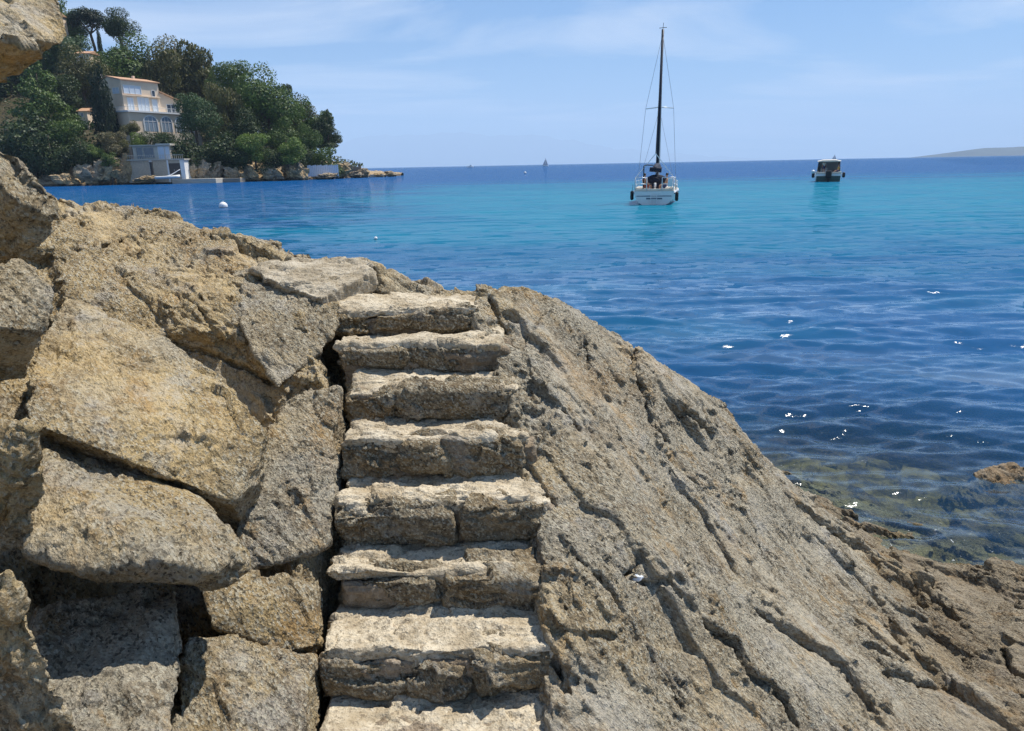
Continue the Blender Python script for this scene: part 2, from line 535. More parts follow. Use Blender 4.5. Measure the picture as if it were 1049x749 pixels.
ctrl += [np.array(p) for p in [
    (-3.0, 6.4, 1.6), (-1.6, 6.3, 1.2), (-0.6, 5.7, 1.3), (0.3, 5.3, 1.35), (1.2, 5.6, 0.6), (2.2, 5.6, 0.15), (-3, 8.5, -0.5), (0, 7.2, -0.5),
    (1.8, 6.6, -0.25), (2.9, 7.3, -0.32), (3.7, 6.3, -0.24), (4.6, 5.3, -0.28), (5.5, 3.8, -0.35), (3.2, 9, -0.9), (6, 7, -0.75), (5.2, 6.2, -0.4), (4.3, 6.2, -0.26), (4.6, 6.9, -0.34), (-4.2, 3.0, 2.9), (-4.5, 5.2, 3.0), (-3.3, 2.2, 2.7),
    (-2.2, 0.6, 1.9), (0, 0.6, 0.85), (1.6, 1.0, 0.55), (3.2, 1.2, 0.1), (5.0, 1.0, -0.4), (0, -2, 0.7), (-4, -2, 2.6), (4, -2, -0.1)]]
ctrl = np.array(ctrl)
W_BED = rbf_fit(ctrl[:, :2], ctrl[:, 2], 2e-3)


def bed_z(P):
    z = rbf_eval(W_BED, ctrl[:, :2], P)
    far = sstep(7.5, 11.5, np.hypot(P[:, 0] * 0.9, P[:, 1] - 1))
    deep = -0.9 - 0.13 * np.maximum(0, np.hypot(P[:, 0], P[:, 1]) - 9)
    back = np.where(P[:, 1] < 0.5, 1.0, 0.0)
    z = z * (1 - far) + np.maximum(deep, -6.0) * far
    return np.clip(z, -6.5, 3.6)


def hit_bed(px, py):
    r = ray(px, py)
    t = np.linspace(1.2, 9, 1600)
    P = CAMPOS + t[:, None] * r
    below = P[:, 2] < bed_z(P[:, :2])
    i = int(np.argmax(below)) if below.any() else len(t) - 1
    return P[i]


# the sheet is sampled in rings round the viewer's standing place: finest where it is nearest
th = np.radians(np.concatenate((np.arange(-180, -42, 2.5), np.arange(-42, 42, 0.088), np.arange(42, 180, 2.5))))
rr_ = np.concatenate((np.linspace(0.02, 1.25, 16, endpoint=False), np.exp(np.arange(math.log(1.25), math.log(7.3), 0.00195)), np.linspace(7.35, 20, 70)))
TH, RR = np.meshgrid(th, rr_, indexing='ij')
X, Y = RR * np.sin(TH), RR * np.cos(TH)
P2 = np.stack((X.ravel(), Y.ravel()), -1)
Z0 = bed_z(P2)
G3 = np.stack((X, Y, Z0.reshape(X.shape)), -1)
tu = np.empty_like(G3); tu[1:-1] = G3[2:] - G3[:-2]; tu[0] = G3[1] - G3[-1]; tu[-1] = G3[0] - G3[-2]
tv_ = np.gradient(G3, axis=1)
Nrm = np.cross(tu, tv_).reshape(-1, 3)
Nrm /= np.linalg.norm(Nrm, axis=1)[:, None] + 1e-12
Nrm *= np.sign(Nrm[:, 2:3] + 1e-9)
P3 = np.stack((P2[:, 0], P2[:, 1], Z0), -1)
amp = sstep(12, 8, np.hypot(P2[:, 0], P2[:, 1]))
bigmap = 1.0 - 0.62 * sstep(-0.3, 0.25, P2[:, 0]) + 0.95 * sstep(1.8, 2.4, P2[:, 0])       # the seaward slab is one broad mass, the landward side is broken
D = rock_disp(P3, 1.0, seed=3, big=bigmap, fine=0, mid=1.0 - 0.42 * sstep(-0.3, 0.25, P2[:, 0]) + 0.5 * sstep(1.8, 2.4, P2[:, 0])) * (0.35 + 0.65 * amp)

# stairs corridor: bedrock stays low and calm under the masonry
STEP_Y = [3.69, 3.416, 3.149, 2.868, 2.622, 2.384, 2.122, 1.86, 1.60]
STEP_Z = [-.732, -.855, -.994, -1.140, -1.314, -1.496, -1.650, -1.815, -1.98]
STEP_Z = [z + EYE for z in STEP_Z]
STEP_PX = [(338, 486, 317), (346, 510, 353), (359, 522, 397), (349, 537, 450), (346, 553, 514), (343, 557, 588), (329, 562, 670), (322, 568, 760), (318, 574, 860)]
STEP_X = []
for (a, b, y), Yn in zip(STEP_PX, STEP_Y):
    STEP_X.append((at_y(a, y, Yn)[0], at_y(b, y, Yn)[0]))
sy = np.array(STEP_Y[::-1])
xl = np.interp(P2[:, 1], sy, [a for a, b in STEP_X][::-1])
xr = np.interp(P2[:, 1], sy, [b for a, b in STEP_X][::-1])
zt = np.interp(P2[:, 1], sy, STEP_Z[::-1])
inside = sstep(0.03, -0.04, xl - 0.02 - P2[:, 0]) * sstep(0.0, -0.05, P2[:, 0] - xr) * sstep(4.35, 3.95, P2[:, 1]) * (P2[:, 1] > 1.2)
# deep gap along the left flank of the stairs
gapw = 0.055 + 0.03 * pnoise(P3 * 2.5, 77)
gd = np.abs(P2[:, 0] - (xl - 0.05))
gap = (1 - sstep(gapw * 0.6, gapw * 1.5, gd)) * (P2[:, 1] < 3.75) * (P2[:, 1] > 1.2)
D = D - 0.42 * gap

# the crevices one can see on the slab: (points, width, depth, raise on the left side, raise on the right side)
CRACKS = [
    ([(676, 470), (690, 497), (720, 530), (740, 562), (758, 592)], 0.012, 0.11, 0.0, 0.035),
    ([(775, 620), (800, 645), (830, 668), (858, 690), (876, 715), (905, 750)], 0.022, 0.15, 0.0, 0.07),
    ([(712, 632), (728, 650), (752, 660), (765, 690), (800, 716), (822, 750)], 0.020, 0.14, 0.0, 0.05),
    ([(645, 350), (650, 380), (662, 412), (668, 440), (690, 456)], 0.020, 0.12, 0.0, 0.05),
    ([(690, 420), (712, 434), (735, 446)], 0.016, 0.09, 0.0, 0.05),
    ([(500, 308), (510, 325), (519, 342)], 0.022, 0.12, 0.0, 0.04),
    ([(600, 350), (603, 378)], 0.014, 0.08, 0.0, 0.02),
    ([(590, 385), (604, 402), (622, 420)], 0.018, 0.10, 0.03, 0.0),
    ([(575, 420), (584, 430), (594, 440)], 0.018, 0.10, 0.03, 0.0),
    ([(538, 472), (548, 486), (560, 508), (572, 520)], 0.018, 0.12, 0.0, 0.03),
    ([(562, 668), (574, 690), (588, 718)], 0.016, 0.11, 0.0, 0.02),
    ([(565, 545), (590, 580), (640, 630), (690, 700), (720, 750)], 0.010, 0.05, 0.0, 0.015),
    ([(900, 690), (925, 700), (962, 708)], 0.018, 0.11, 0.0, 0.05),
    ([(1026, 660), (1036, 685), (1049, 706)], 0.020, 0.12, 0.0, 0.03),
    ([(800, 505), (850, 545), (880, 562), (920, 590), (960, 622), (990, 645)], 0.022, 0.07, 0.0, 0.06),
    ([(645, 560), (655, 575), (640, 592)], 0.012, 0.07, 0.0, 0.02),
    ([(560, 650), (600, 655), (650, 660)], 0.008, 0.04, 0.0, 0.02),
    ([(640, 592), (680, 600), (712, 632)], 0.009, 0.05, 0.0, 0.02),
    ([(600, 330), (560, 320), (535, 360), (545, 400), (575, 420)], 0.007, 0.04, 0.0, 0.02),
    ([(150, 250), (170, 240), (195, 244)], 0.012, 0.06, 0.0, 0.02),
    ([(190, 262), (230, 285), (260, 300)], 0.010, 0.05, 0.0, 0.02),
    ([(95, 255), (108, 246), (130, 240)], 0.014, 0.07, 0.0, 0.02),
    ([(150, 345), (200, 350), (250, 372), (285, 395)], 0.012, 0.07, 0.0, 0.03),
    ([(185, 300), (205, 320), (225, 350)], 0.010, 0.05, 0.0, 0.02)]
for pts, wd, dep, rl, rr in CRACKS:
    q = np.array([hit_bed(*p)[:2] for p in pts])
    # roughen the line
    fine = []
    for i in range(len(q) - 1):
        for k in range(6):
            fine.append(q[i] + (q[i + 1] - q[i]) * k / 6 )
    fine.append(q[-1])
    fine = np.array(fine)
    bb0, bb1 = fine.min(0) - 0.45, fine.max(0) + 0.45
    idx = np.nonzero((P2[:, 0] > bb0[0]) & (P2[:, 0] < bb1[0]) & (P2[:, 1] > bb0[1]) & (P2[:, 1] < bb1[1]))[0]
    Q = P2[idx]
    q3 = np.c_[Q, np.zeros(len(Q))]
    Q = Q + np.c_[pnoise(q3 * 7, 61), pnoise(q3 * 7, 62)] * 0.020 + np.c_[pnoise(q3 * 25, 63), pnoise(q3 * 25, 64)] * 0.009
    best = np.full(len(idx), 9.0)
    side = np.zeros(len(idx))
    par = np.zeros(len(idx))
    for i in range(len(fine) - 1):
        d, s_, t_ = seg_dist(Q, fine[i], fine[i + 1])
        m = d < best
        best[m] = d[m]; side[m] = s_[m]; par[m] = (i + t_[m]) / (len(fine) - 1)
    taper = sstep(0, 0.12, par) * sstep(1.0, 0.85, par) * 0.75 + 0.25
    taper = np.where((par <= 0) | (par >= 1), taper * 0.3, taper)
    wloc = 0.72 * wd * (0.7 + 0.8 * np.abs(pnoise(np.c_[Q * 6, np.zeros(len(Q))], 31))) * taper
    groove = 1 - sstep(wloc * 0.35, wloc * 0.8 + 0.004, best)
    rise = 0.6 * np.where(side > 0, rr, rl) * np.exp(-(best / 0.22) ** 2) * taper
    D[idx] += -1.25 * dep * groove * taper + rise * (1 - groove)

V = P3 + Nrm * D[:, None]
V[:, 2] = np.where(inside > 0, np.minimum(V[:, 2], zt - 0.10 - 0.10 * inside) * inside + V[:, 2] * (1 - inside), V[:, 2])
def remesh(me0, voxel):
    tmp = bpy.data.objects.new('tmp', me0)
    COL.objects.link(tmp)
    md = tmp.modifiers.new('r', 'REMESH')
    md.mode = 'VOXEL'; md.voxel_size = voxel; md.adaptivity = 0
    dg = bpy.context.evaluated_depsgraph_get()
    me = bpy.data.meshes.new_from_object(tmp.evaluated_get(dg))
    bpy.data.objects.remove(tmp)
    bpy.data.meshes.remove(me0)
    return me


def laplace(me, V, it, lam=0.5):
    ne = len(me.edges)
    e = np.empty(ne * 2, dtype=np.int32)
    me.edges.foreach_get('vertices', e)
    e = e.reshape(-1, 2)
    n = len(V)
    deg = np.bincount(e.ravel(), minlength=n).astype(float)[:, None]
    for _ in range(it):
        S = np.zeros_like(V)
        for k in range(3):
            S[:, k] = np.bincount(e[:, 0], V[e[:, 1], k], n) + np.bincount(e[:, 1], V[e[:, 0], k], n)
        V = V + lam * (S / np.maximum(deg, 1) - V)
    return V



# near part: closed solid, re-meshed evenly so that crack walls and ledges are clean, then roughened
i0, i1 = int(np.searchsorted(th, math.radians(-41.9))), int(np.searchsorted(th, math.radians(41.9)))
j0, j1 = int(np.searchsorted(rr_, 1.26)), int(np.searchsorted(rr_, 7.2))
VG = V.reshape(len(th), len(rr_), 3)
T_ = VG[i0:i1, j0:j1]
nu, nv = T_.shape[:2]
top = T_.reshape(-1, 3)
bot = top.copy(); bot[:, 2] = np.minimum(top[:, 2] - 0.5, -0.9)
q = grid_faces(nu, nv)
per = np.concatenate((np.arange(nu) * nv, (nu - 1) * nv + np.arange(1, nv), np.arange(nu - 2, -1, -1) * nv + nv - 1, np.arange(nv - 2, 0, -1)))
pn = np.roll(per, -1)
off_ = nu * nv
F = np.concatenate((q, q[:, ::-1] + off_, np.stack((pn, per, per + off_, pn + off_), -1)))
solid = mesh_np('bedrock', np.concatenate((top, bot)), F)
solid = remesh(solid, 0.0068)
Vs = get_v(solid)
nf_ = len(solid.polygons)
lp = np.empty(len(solid.loops), dtype=np.int32)
solid.loops.foreach_get('vertex_index', lp)
FQ = lp.reshape(nf_, 4)
inn_ = (np.hypot(Vs[:, 0], Vs[:, 1]) > 1.30) & (np.hypot(Vs[:, 0], Vs[:, 1]) < 7.15) & (np.abs(np.arctan2(Vs[:, 0], Vs[:, 1])) < math.radians(41.6))
bz = bed_z(Vs[:, :2])
keep = inn_ & (Vs[:, 2] > bz - 0.62) & (Vs[:, 2] > -0.80)
FQ = FQ[keep[FQ].all(1)]
used = np.unique(FQ)
mp_i = np.full(len(Vs), -1, dtype=np.int32); mp_i[used] = np.arange(len(used))
bpy.data.meshes.remove(solid)
me = mesh_np('bedrock', Vs[used], mp_i[FQ])
Vb = laplace(me, get_v(me), 2)
set_v(me, Vb)
nb_ = get_n(me)
Vb = Vb + nb_ * rock_disp(Vb, 1.0, seed=3, big=0, coarse=0, fine=0.80 - 0.12 * sstep(-0.3, 0.25, Vb[:, 0]))[:, None]
set_v(me, Vb)
bed = link_mesh('bedrock', me, M_BED)
tag(bed, kind='structure')
# outer part: out of the frame and under the water
gf = grid_faces(len(th), len(rr_), wrap=True)
ci, cj = gf[:, 0] // len(rr_), gf[:, 0] % len(rr_)
hole = (ci >= i0 + 4) & (ci < i1 - 5) & (cj >= j0 + 26) & (cj < j1 - 4)
me = mesh_np('seabed', V - np.array((0, 0, 0.004)), gf[~hole])
sb_ = link_mesh('seabed', me, M_BED)
tag(sb_, kind='structure')


# ------------------------------------------------------------------ separate blocks
def block(name, label, front, off, mat, seed, voxel=0.010, amp=0.7, big=0.5, extra=(), smooth=3, cat='rock', group='split gneiss blocks on the left', rnd=0.0):
    pts = [at(*p) for p in front]
    offs = off if isinstance(off, list) else [off]
    for o_ in offs:
        pts += [at(*p) + np.array(o_) for p in front]
    pts += [np.array(p) for p in extra]
    bm = bmesh.new()
    vs = [bm.verts.new(p) for p in pts]
    bmesh.ops.convex_hull(bm, input=vs)
    bmesh.ops.delete(bm, geom=[v for v in bm.verts if not v.link_faces], context='VERTS')
    bmesh.ops.recalc_face_normals(bm, faces=bm.faces)
    me0 = bpy.data.meshes.new(name)
    bm.to_mesh(me0); bm.free()
    return finish_rock(name, me0, mat, seed, voxel, amp, big, smooth, label, cat, group)


def finish_rock(name, me0, mat, seed, voxel, amp, big, smooth, label=None, cat=None, group=None, parent=None, frame=None, fine=1.0, warp=0.018):
    me = remesh(me0, voxel)
    me.name = name
    Vv = laplace(me, get_v(me), smooth)
    set_v(me, Vv)
    n = get_n(me)
    # bend the flat hull faces before weathering them
    wv = np.stack([fbm(Vv * 2.6 + 31 * k, 3, seed + 60 + k) for k in range(3)], -1) * warp
    Vv = Vv + wv
    Vv = Vv + n * rock_disp(Vv + seed * 3.7, amp, seed, big, fine, frame)[:, None]
    set_v(me, Vv)
    o = link_mesh(name, me, mat, parent)
    return tag(o, label, cat, group)


block('rock_block', 'broad tilted slab with a smooth sunlit face, split from the crest rock above it',
      [(150, 338, 3.05), (62, 300, 3.12), (240, 396, 2.86), (272, 445, 2.76), (266, 482, 2.66), (238, 514, 2.50), (130, 470, 2.36), (30, 435, 2.30), (25, 390, 2.5), (150, 420, 2.56), (85, 360, 2.72)],
      (-0.15, 0.45, -0.40), M_WARM, 21, 0.0075, amp=0.55, big=0.22)
block('rock_block', 'overhanging wedge block with a dark shaded underside, below the broad tilted slab',
      [(44, 470, 2.25), (124, 506, 2.28), (232, 556, 2.22), (238, 572, 2.10), (222, 588, 2.03), (168, 574, 1.95), (83, 584, 1.93), (26, 568, 1.95), (120, 536, 2.03)],
      [(-0.05, 0.16, -0.12), (-0.25, 0.35, 0.02)], M_WARM, 22, 0.0062, amp=0.55, big=0.22)
block('rock_block', 'pale grey block half in shadow under the overhanging wedge block',
      [(36, 620, 2.22), (184, 600, 2.25), (194, 655, 2.12), (182, 700, 1.92), (172, 770, 1.74), (60, 770, 1.66), (44, 690, 1.90), (110, 655, 2.02), (110, 700, 1.84)],
      (-0.3, 0.35, -0.3), M_GREYR, 23, 0.0062, amp=0.55, big=0.2)
block('rock_block', 'tall dark-sided rock with a sunlit edge in the lower left corner of the photo',
      [(-60, 560, 1.46), (8, 585, 1.47), (28, 650, 1.51), (46, 702, 1.55), (86, 760, 1.59), (60, 830, 1.62), (-60, 800, 1.6), (-20, 650, 1.44)],
      (-0.6, 0.05, -0.5), M_WARM, 24, 0.0062, amp=0.55, big=0.25)
block('rock_block', 'rounded bulging rock with a shaded face above the lower left corner rock',
      [(-60, 425, 1.86), (30, 440, 1.88), (50, 472, 1.92), (47, 512, 1.95), (33, 548, 1.98), (-5, 575, 1.98), (-60, 560, 1.97), (10, 480, 1.83)],
      (-0.5, 0.3, -0.15), M_WARM, 25, 0.0062, amp=0.55, big=0.25)
block('rock_block', 'sloping brown rock ledge with a black gap under it, at the left photo edge',
      [(-60, 255, 2.35), (25, 264, 2.45), (57, 300, 2.42), (46, 342, 2.36), (26, 388, 2.50), (-60, 408, 2.46), (-10, 330, 2.22), (30, 340, 2.30)],
      (-0.5, 0.45, -0.05), M_WARM, 26, 0.0075, amp=0.55, big=0.35)
block('rock_block', 'knobbly ochre outcrop jutting out at the left edge below the trees',
      [(-60, 120, 2.0), (0, 152, 2.02), (22, 158, 2.0), (44, 180, 2.0), (62, 205, 2.0), (56, 222, 1.97), (34, 243, 2.0), (15, 265, 2.1), (-60, 275, 2.1), (10, 200, 1.86)],
      (-0.6, 0.35, 0.0), M_WARM, 27, 0.0062, amp=0.65, big=0.45)
block('rock_block', 'pale overhanging crag with a dark underside in the upper left corner of the photo',
      [(-60, -60, 1.9), (44, -60, 2.0), (46, -20, 1.92), (36, 6, 1.86), (58, 20, 1.84), (78, 36, 1.82), (74, 50, 1.80), (48, 66, 1.80), (18, 80, 1.80), (-60, 92, 1.72), (10, 40, 1.62)],
      (-0.9, 0.35, 0.25), M_WARM, 28, 0.0062, amp=0.65, big=0.4)
block('rock_block', 'pointed rock wedge overhanging the black hollow beside the upper stairs',
      [(250, 292, 3.86), (345, 312, 3.78), (338, 350, 3.62), (322, 366, 3.56), (284, 396, 3.40), (262, 368, 3.46), (246, 330, 3.6)],
      (-0.10, 0.40, 0.05), M_GREYR, 29, 0.0075, amp=0.55, big=0.2)
block('rock_block', 'recessed grey rock face between the broad tilted slab and the stairs',
      [(262, 470, 2.98), (298, 408, 3.18), (346, 396, 3.24), (346, 470, 3.07), (334, 562, 2.80), (240, 588, 2.66), (246, 530, 2.78), (300, 500, 2.92)],
      (-0.05, 0.35, -0.15), M_GREYR, 31, 0.0070, amp=0.55, big=0.3)
block('rock_block', 'low rounded rock left of the stairs below the recessed grey face',
      [(204, 596, 2.55), (258, 588, 2.64), (324, 602, 2.69), (322, 662, 2.55), (298, 668, 2.50), (214, 645, 2.44), (262, 622, 2.50)],
      (-0.05, 0.30, -0.25), M_WARM, 32, 0.0065, amp=0.55, big=0.25)
block('rock_block', 'lowest rounded rock at the photo bottom left of the stairs',
      [(192, 652, 2.38), (250, 662, 2.42), (318, 676, 2.50), (312, 790, 2.18), (176, 790, 2.05), (240, 715, 2.25)],
      (-0.05, 0.30, -0.25), M_WARM, 33, 0.0065, amp=0.55, big=0.25)
block('rock_block', 'small weathered rock breaking the water surface near the shore',
      [(1008, 490, 6.8), (1014, 478, 6.85), (1030, 474, 6.9), (1064, 480, 6.9), (1095, 498, 6.8), (1058, 508, 6.65), (1024, 503, 6.65), (1008, 500, 6.7)],
      (0.05, 0.22, -0.30), M_SHORE, 30, 0.014, amp=1.0, big=0.8, group=None,
      extra=[at_z(1040, 500, 0.0) + np.array(q_) for q_ in ((-0.50, -0.55, -0.33), (0.5, -0.55, -0.33), (-0.6, 0.3, -0.33), (0.7, 0.4, -0.33))])

# ------------------------------------------------------------------ masonry stairs
stairs = empty('stone_staircase', (STEP_X[7][0] + 0.4, STEP_Y[7], STEP_Z[7] - 0.2))
tag(stairs, 'steep masonry staircase of eight rough stone steps climbing the rock', 'staircase')
bpy.context.view_layer.update()
BASE = np.array(stairs.location)


def rough_box(x0, x1, y0, y1, z0, z1, rng, jit=0.02, chamf=0.02):
    """irregular squared stone: hull of jittered chamfered corners"""
    pts = []
    for x, sx in ((x0, 1), (x1, -1)):
        for y, sy_ in ((y0, 1), (y1, -1)):
            for z, sz in ((z0, 1), (z1, -1)):
                for a in range(3):
                    c = [chamf * rng.uniform(0.5, 1.6) if a == k else 0.0 for k in range(3)]
                    pts.append((x + sx * c[0] + rng.normal(0, jit * 0.5), y + sy_ * c[1] + rng.normal(0, jit * 0.4), z + sz * c[2] + rng.normal(0, jit * 0.4)))
    bm = bmesh.new()
    vs = [bm.verts.new(p) for p in pts]
    bmesh.ops.convex_hull(bm, input=vs)
    bmesh.ops.delete(bm, geom=[v for v in bm.verts if not v.link_faces], context='VERTS')
    bmesh.ops.recalc_face_normals(bm, faces=bm.faces)
    m = bpy.data.meshes.new('stone')
    bm.to_mesh(m); bm.free()
    return m


IDF = np.eye(3)
RISERS = [
    [(0.0, 0.27, 0.15, 0.9), (0.30, 0.72, 0.2, 0.85), (0.70, 1.0, 0.25, 1.0)],
    [(0.02, 0.42, 0.3, 0.95), (0.44, 1.0, 0.1, 0.9)],
    [(0.0, 0.30, 0.1, 0.85), (0.33, 1.0, 0.12, 0.95)],
    [(0.0, 0.32, 0.0, 0.88), (0.35, 0.55, 0.3, 0.75), (0.56, 1.0, 0.05, 1.0)],
    [(0.0, 0.58, 0.05, 0.9), (0.62, 1.0, 0.15, 0.88)],
    [(0.12, 0.50, 0.15, 0.85), (0.53, 1.0, 0.10, 1.0)],
    [(0.0, 0.40, 0.1, 0.85), (0.40, 0.64, 0.1, 0.6), (0.66, 1.0, 0.15, 0.98)],
    [(0.0, 0.45, 0.1, 0.9), (0.5, 1.0, 0.1, 0.9)],
    [(0.0, 0.5, 0.1, 0.9), (0.55, 1.0, 0.1, 0.9)]]
ordn = ['topmost', 'second highest', 'third highest', 'fourth highest', 'fifth highest', 'sixth highest', 'second lowest visible', 'lowest visible', 'lowest']
for i in range(8):
    rng = np.random.default_rng(100 + i)
    (x0, x1), yn, zt_ = STEP_X[i], STEP_Y[i], STEP_Z[i]
    zb = STEP_Z[i + 1]
    yb = (STEP_Y[i - 1] if i else 4.05) + 0.06
    B = BASE
    # mortar body, a little back from the stones
    m0 = rough_box(x0 + 0.02 - B[0], x1 + 0.05 - B[0], yn + 0.006 - B[1], yb - B[1], zb - 0.12 - B[2], zt_ - 0.03 - B[2], rng, 0.012, 0.02)
    step = finish_rock('step', m0, M_MORTAR, 40 + i, 0.007, 0.7, 0, 2, parent=stairs, frame=IDF, warp=0.012)
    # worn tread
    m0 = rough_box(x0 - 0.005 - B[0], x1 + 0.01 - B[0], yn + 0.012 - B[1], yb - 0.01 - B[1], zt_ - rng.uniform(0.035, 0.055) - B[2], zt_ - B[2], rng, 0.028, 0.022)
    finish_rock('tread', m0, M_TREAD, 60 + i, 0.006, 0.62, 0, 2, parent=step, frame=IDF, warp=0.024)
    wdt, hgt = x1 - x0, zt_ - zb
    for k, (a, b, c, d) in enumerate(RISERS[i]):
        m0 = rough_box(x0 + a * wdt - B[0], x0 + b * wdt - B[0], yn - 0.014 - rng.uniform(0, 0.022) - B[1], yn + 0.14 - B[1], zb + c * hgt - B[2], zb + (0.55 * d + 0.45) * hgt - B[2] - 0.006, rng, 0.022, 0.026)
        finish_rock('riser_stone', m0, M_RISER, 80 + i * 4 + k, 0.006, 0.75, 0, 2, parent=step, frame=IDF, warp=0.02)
# landing slab at the head of the stairs
pts = [(256, 276, 3.95), (300, 264, 4.22), (378, 263, 4.2), (381, 276, 4.02), (352, 290, 3.86), (332, 306, 3.74), (288, 292, 3.80)]
bm = bmesh.new()
vs = [bm.verts.new(at(*p) - BASE) for p in pts] + [bm.verts.new(at(*p) - BASE + np.array((0, 0.03, -0.10))) for p in pts]
bmesh.ops.convex_hull(bm, input=vs)
bmesh.ops.recalc_face_normals(bm, faces=bm.faces)
m0 = bpy.data.meshes.new('landing'); bm.to_mesh(m0); bm.free()
lo = finish_rock('landing_slab', m0, M_LANDING, 99, 0.009, 0.6, 0, 2, parent=stairs, frame=IDF, warp=0.03)
lo['label'] = 'pale cemented slab at the head of the stairs'
# ------------------------------------------------------------------ sea
SEA_R = 26000.0
ang = np.concatenate((np.arange(-180, -44, 4.0), np.linspace(-44, 46, 760), np.arange(50, 180, 4.0)))
rr = [2.2]
while rr[-1] < SEA_R:
    r = rr[-1]
    rr.append(r + min(max(r * r / (EYE * FPX) * 1.05, 0.03), r * 0.12))
rr = np.array(rr)
A_, R_ = np.meshgrid(np.radians(ang), rr, indexing='ij')
SX, SY = (R_ * np.sin(A_)).ravel(), (R_ * np.cos(A_)).ravel()
LR = np.maximum(np.tile(np.gradient(rr), len(ang)), np.tile(rr * math.radians(90 / 760) * 0.8, len(ang)))
SZ = np.zeros(len(SX))
lost = np.zeros(len(SX))
sel = np.nonzero(np.hypot(SX, SY) < 320)[0]
lost[:] = 1.0
lost[sel] = 0
sxs, sys_, lrs = SX[sel], SY[sel], LR[sel]
NW = 72
wz = np.zeros(len(sel)); wl = np.zeros(len(sel))
bend = 0.5 * np.sin(sxs * 0.30 + sys_ * 0.18) + 0.4 * np.sin(sxs * 0.13 - sys_ * 0.31 + 1.7)
for k in range(NW):
    lam = 0.17 * (18.0 ** ((k + RNG.random()) / NW))
    th_ = math.radians(90 + 184 + RNG.normal(0, 12 + 9 * (lam < 0.6)))      # waves run towards the shore
    kx, ky = math.cos(th_) * 2 * math.pi / lam, math.sin(th_) * 2 * math.pi / lam
    sl_k = 0.045 if lam < 1.4 else 0.018
    a = sl_k * lam / (2 * math.pi)
    fade = np.clip(lam / (lrs * 1.7) - 0.9, 0, 1)
    grp = 0.55 + 0.75 * np.sin(kx * 0.13 * sxs - ky * 0.09 * sys_ + 5.1 * k) ** 2     # waves come in groups
    wz += a * fade * grp * np.sin(kx * sxs + ky * sys_ + RNG.random() * 6.28 + bend)
    wl += (1 - fade) * sl_k ** 2
lost[sel] = np.sqrt(wl / (NW * 0.036 ** 2))
SZ[sel] = wz
sea_me = mesh_np('sea', np.c_[SX, SY, SZ], grid_faces(len(ang), len(rr), wrap=True))
dep = np.full(len(SX), 9.0)
near = np.hypot(SX, SY) < 25
dep[near] = -bed_z(np.c_[SX, SY][near])
al_ = sea_me.attributes.new('unresolved_waves', 'FLOAT', 'POINT')
al_.data.foreach_set('value', np.clip(lost, 0, 1).astype(np.float32))
at_ = sea_me.attributes.new('water_depth', 'FLOAT', 'POINT')
at_.data.foreach_set('value', dep.astype(np.float32))

m, t = new_mat('sea_water')
g = N(t, 'ShaderNodeNewGeometry')
pos = g.outputs['Position']
sx = N(t, 'ShaderNodeSeparateXYZ', ins={0: pos})
# what lies on the bottom: sand (turquoise), sea-grass meadows (navy)
mpb = N(t, 'ShaderNodeMapping', ins={0: pos, 'Scale': (0.012, 0.05, 0)})
nb = N(t, 'ShaderNodeTexNoise', ins={'Vector': mpb.outputs[0], 'Scale': 1.0, 'Detail': 6, 'Roughness': 0.6})
nbo = math_(t, 'SUBTRACT', nb.outputs[0], 0.5)
yw = math_(t, 'ADD', sx.outputs[1], math_(t, 'MULTIPLY', nbo, 30.0))
xw = math_(t, 'ADD', sx.outputs[0], math_(t, 'MULTIPLY', nbo, 60.0))
sandn = mrange(t, yw, 12.0, 46.0)
sandf = mrange(t, math_(t, 'ADD', yw, math_(t, 'MULTIPLY', nbo, 90.0)), 165.0, 62.0)
# left boundary of the sand runs out from the shore
sl_ = math_(t, 'SUBTRACT', xw, math_(t, 'MULTIPLY', sx.outputs[1], -0.10))
sandl = mrange(t, sl_, -14.0, 3.0, 0.0, 1.0)
sand = math_(t, 'MULTIPLY', math_(t, 'MULTIPLY', sandn, sandf), sandl)
mpp = N(t, 'ShaderNodeMapping', ins={0: pos, 'Scale': (0.10, 0.22, 0)})
np_ = N(t, 'ShaderNodeTexNoise', ins={'Vector': mpp.outputs[0], 'Scale': 1.0, 'Detail': 4, 'Roughness': 0.6})
patch = mrange(t, np_.outputs[0], 0.42, 0.62)
DEEP = (0.004, 0.066, 0.200, 1)
NAVY = (0.013, 0.074, 0.186, 1)
TEAL = (0.011, 0.092, 0.194, 1)
TURQ = (0.006, 0.165, 0.250, 1)
c = mixc(t, mrange(t, yw, 60, 160), mixc(t, patch, NAVY, TEAL), DEEP)
c = mixc(t, math_(t, 'MULTIPLY', sand, mrange(t, patch, 0, 1, 0.8, 1.0)), c, TURQ)
body = N(t, 'ShaderNodeBsdfDiffuse', ins={'Color': c})
clear = N(t, 'ShaderNodeBsdfTransparent', ins={'Color': (0.82, 0.93, 0.90, 1)})
da = N(t, 'ShaderNodeAttribute', attribute_name='water_depth')
op = mrange(t, da.outputs['Fac'], 0.0, 1.5, 0.02, 1.0, smooth=False)
inner = N(t, 'ShaderNodeMixShader', ins={0: op, 1: clear.outputs[0], 2: body.outputs[0]})
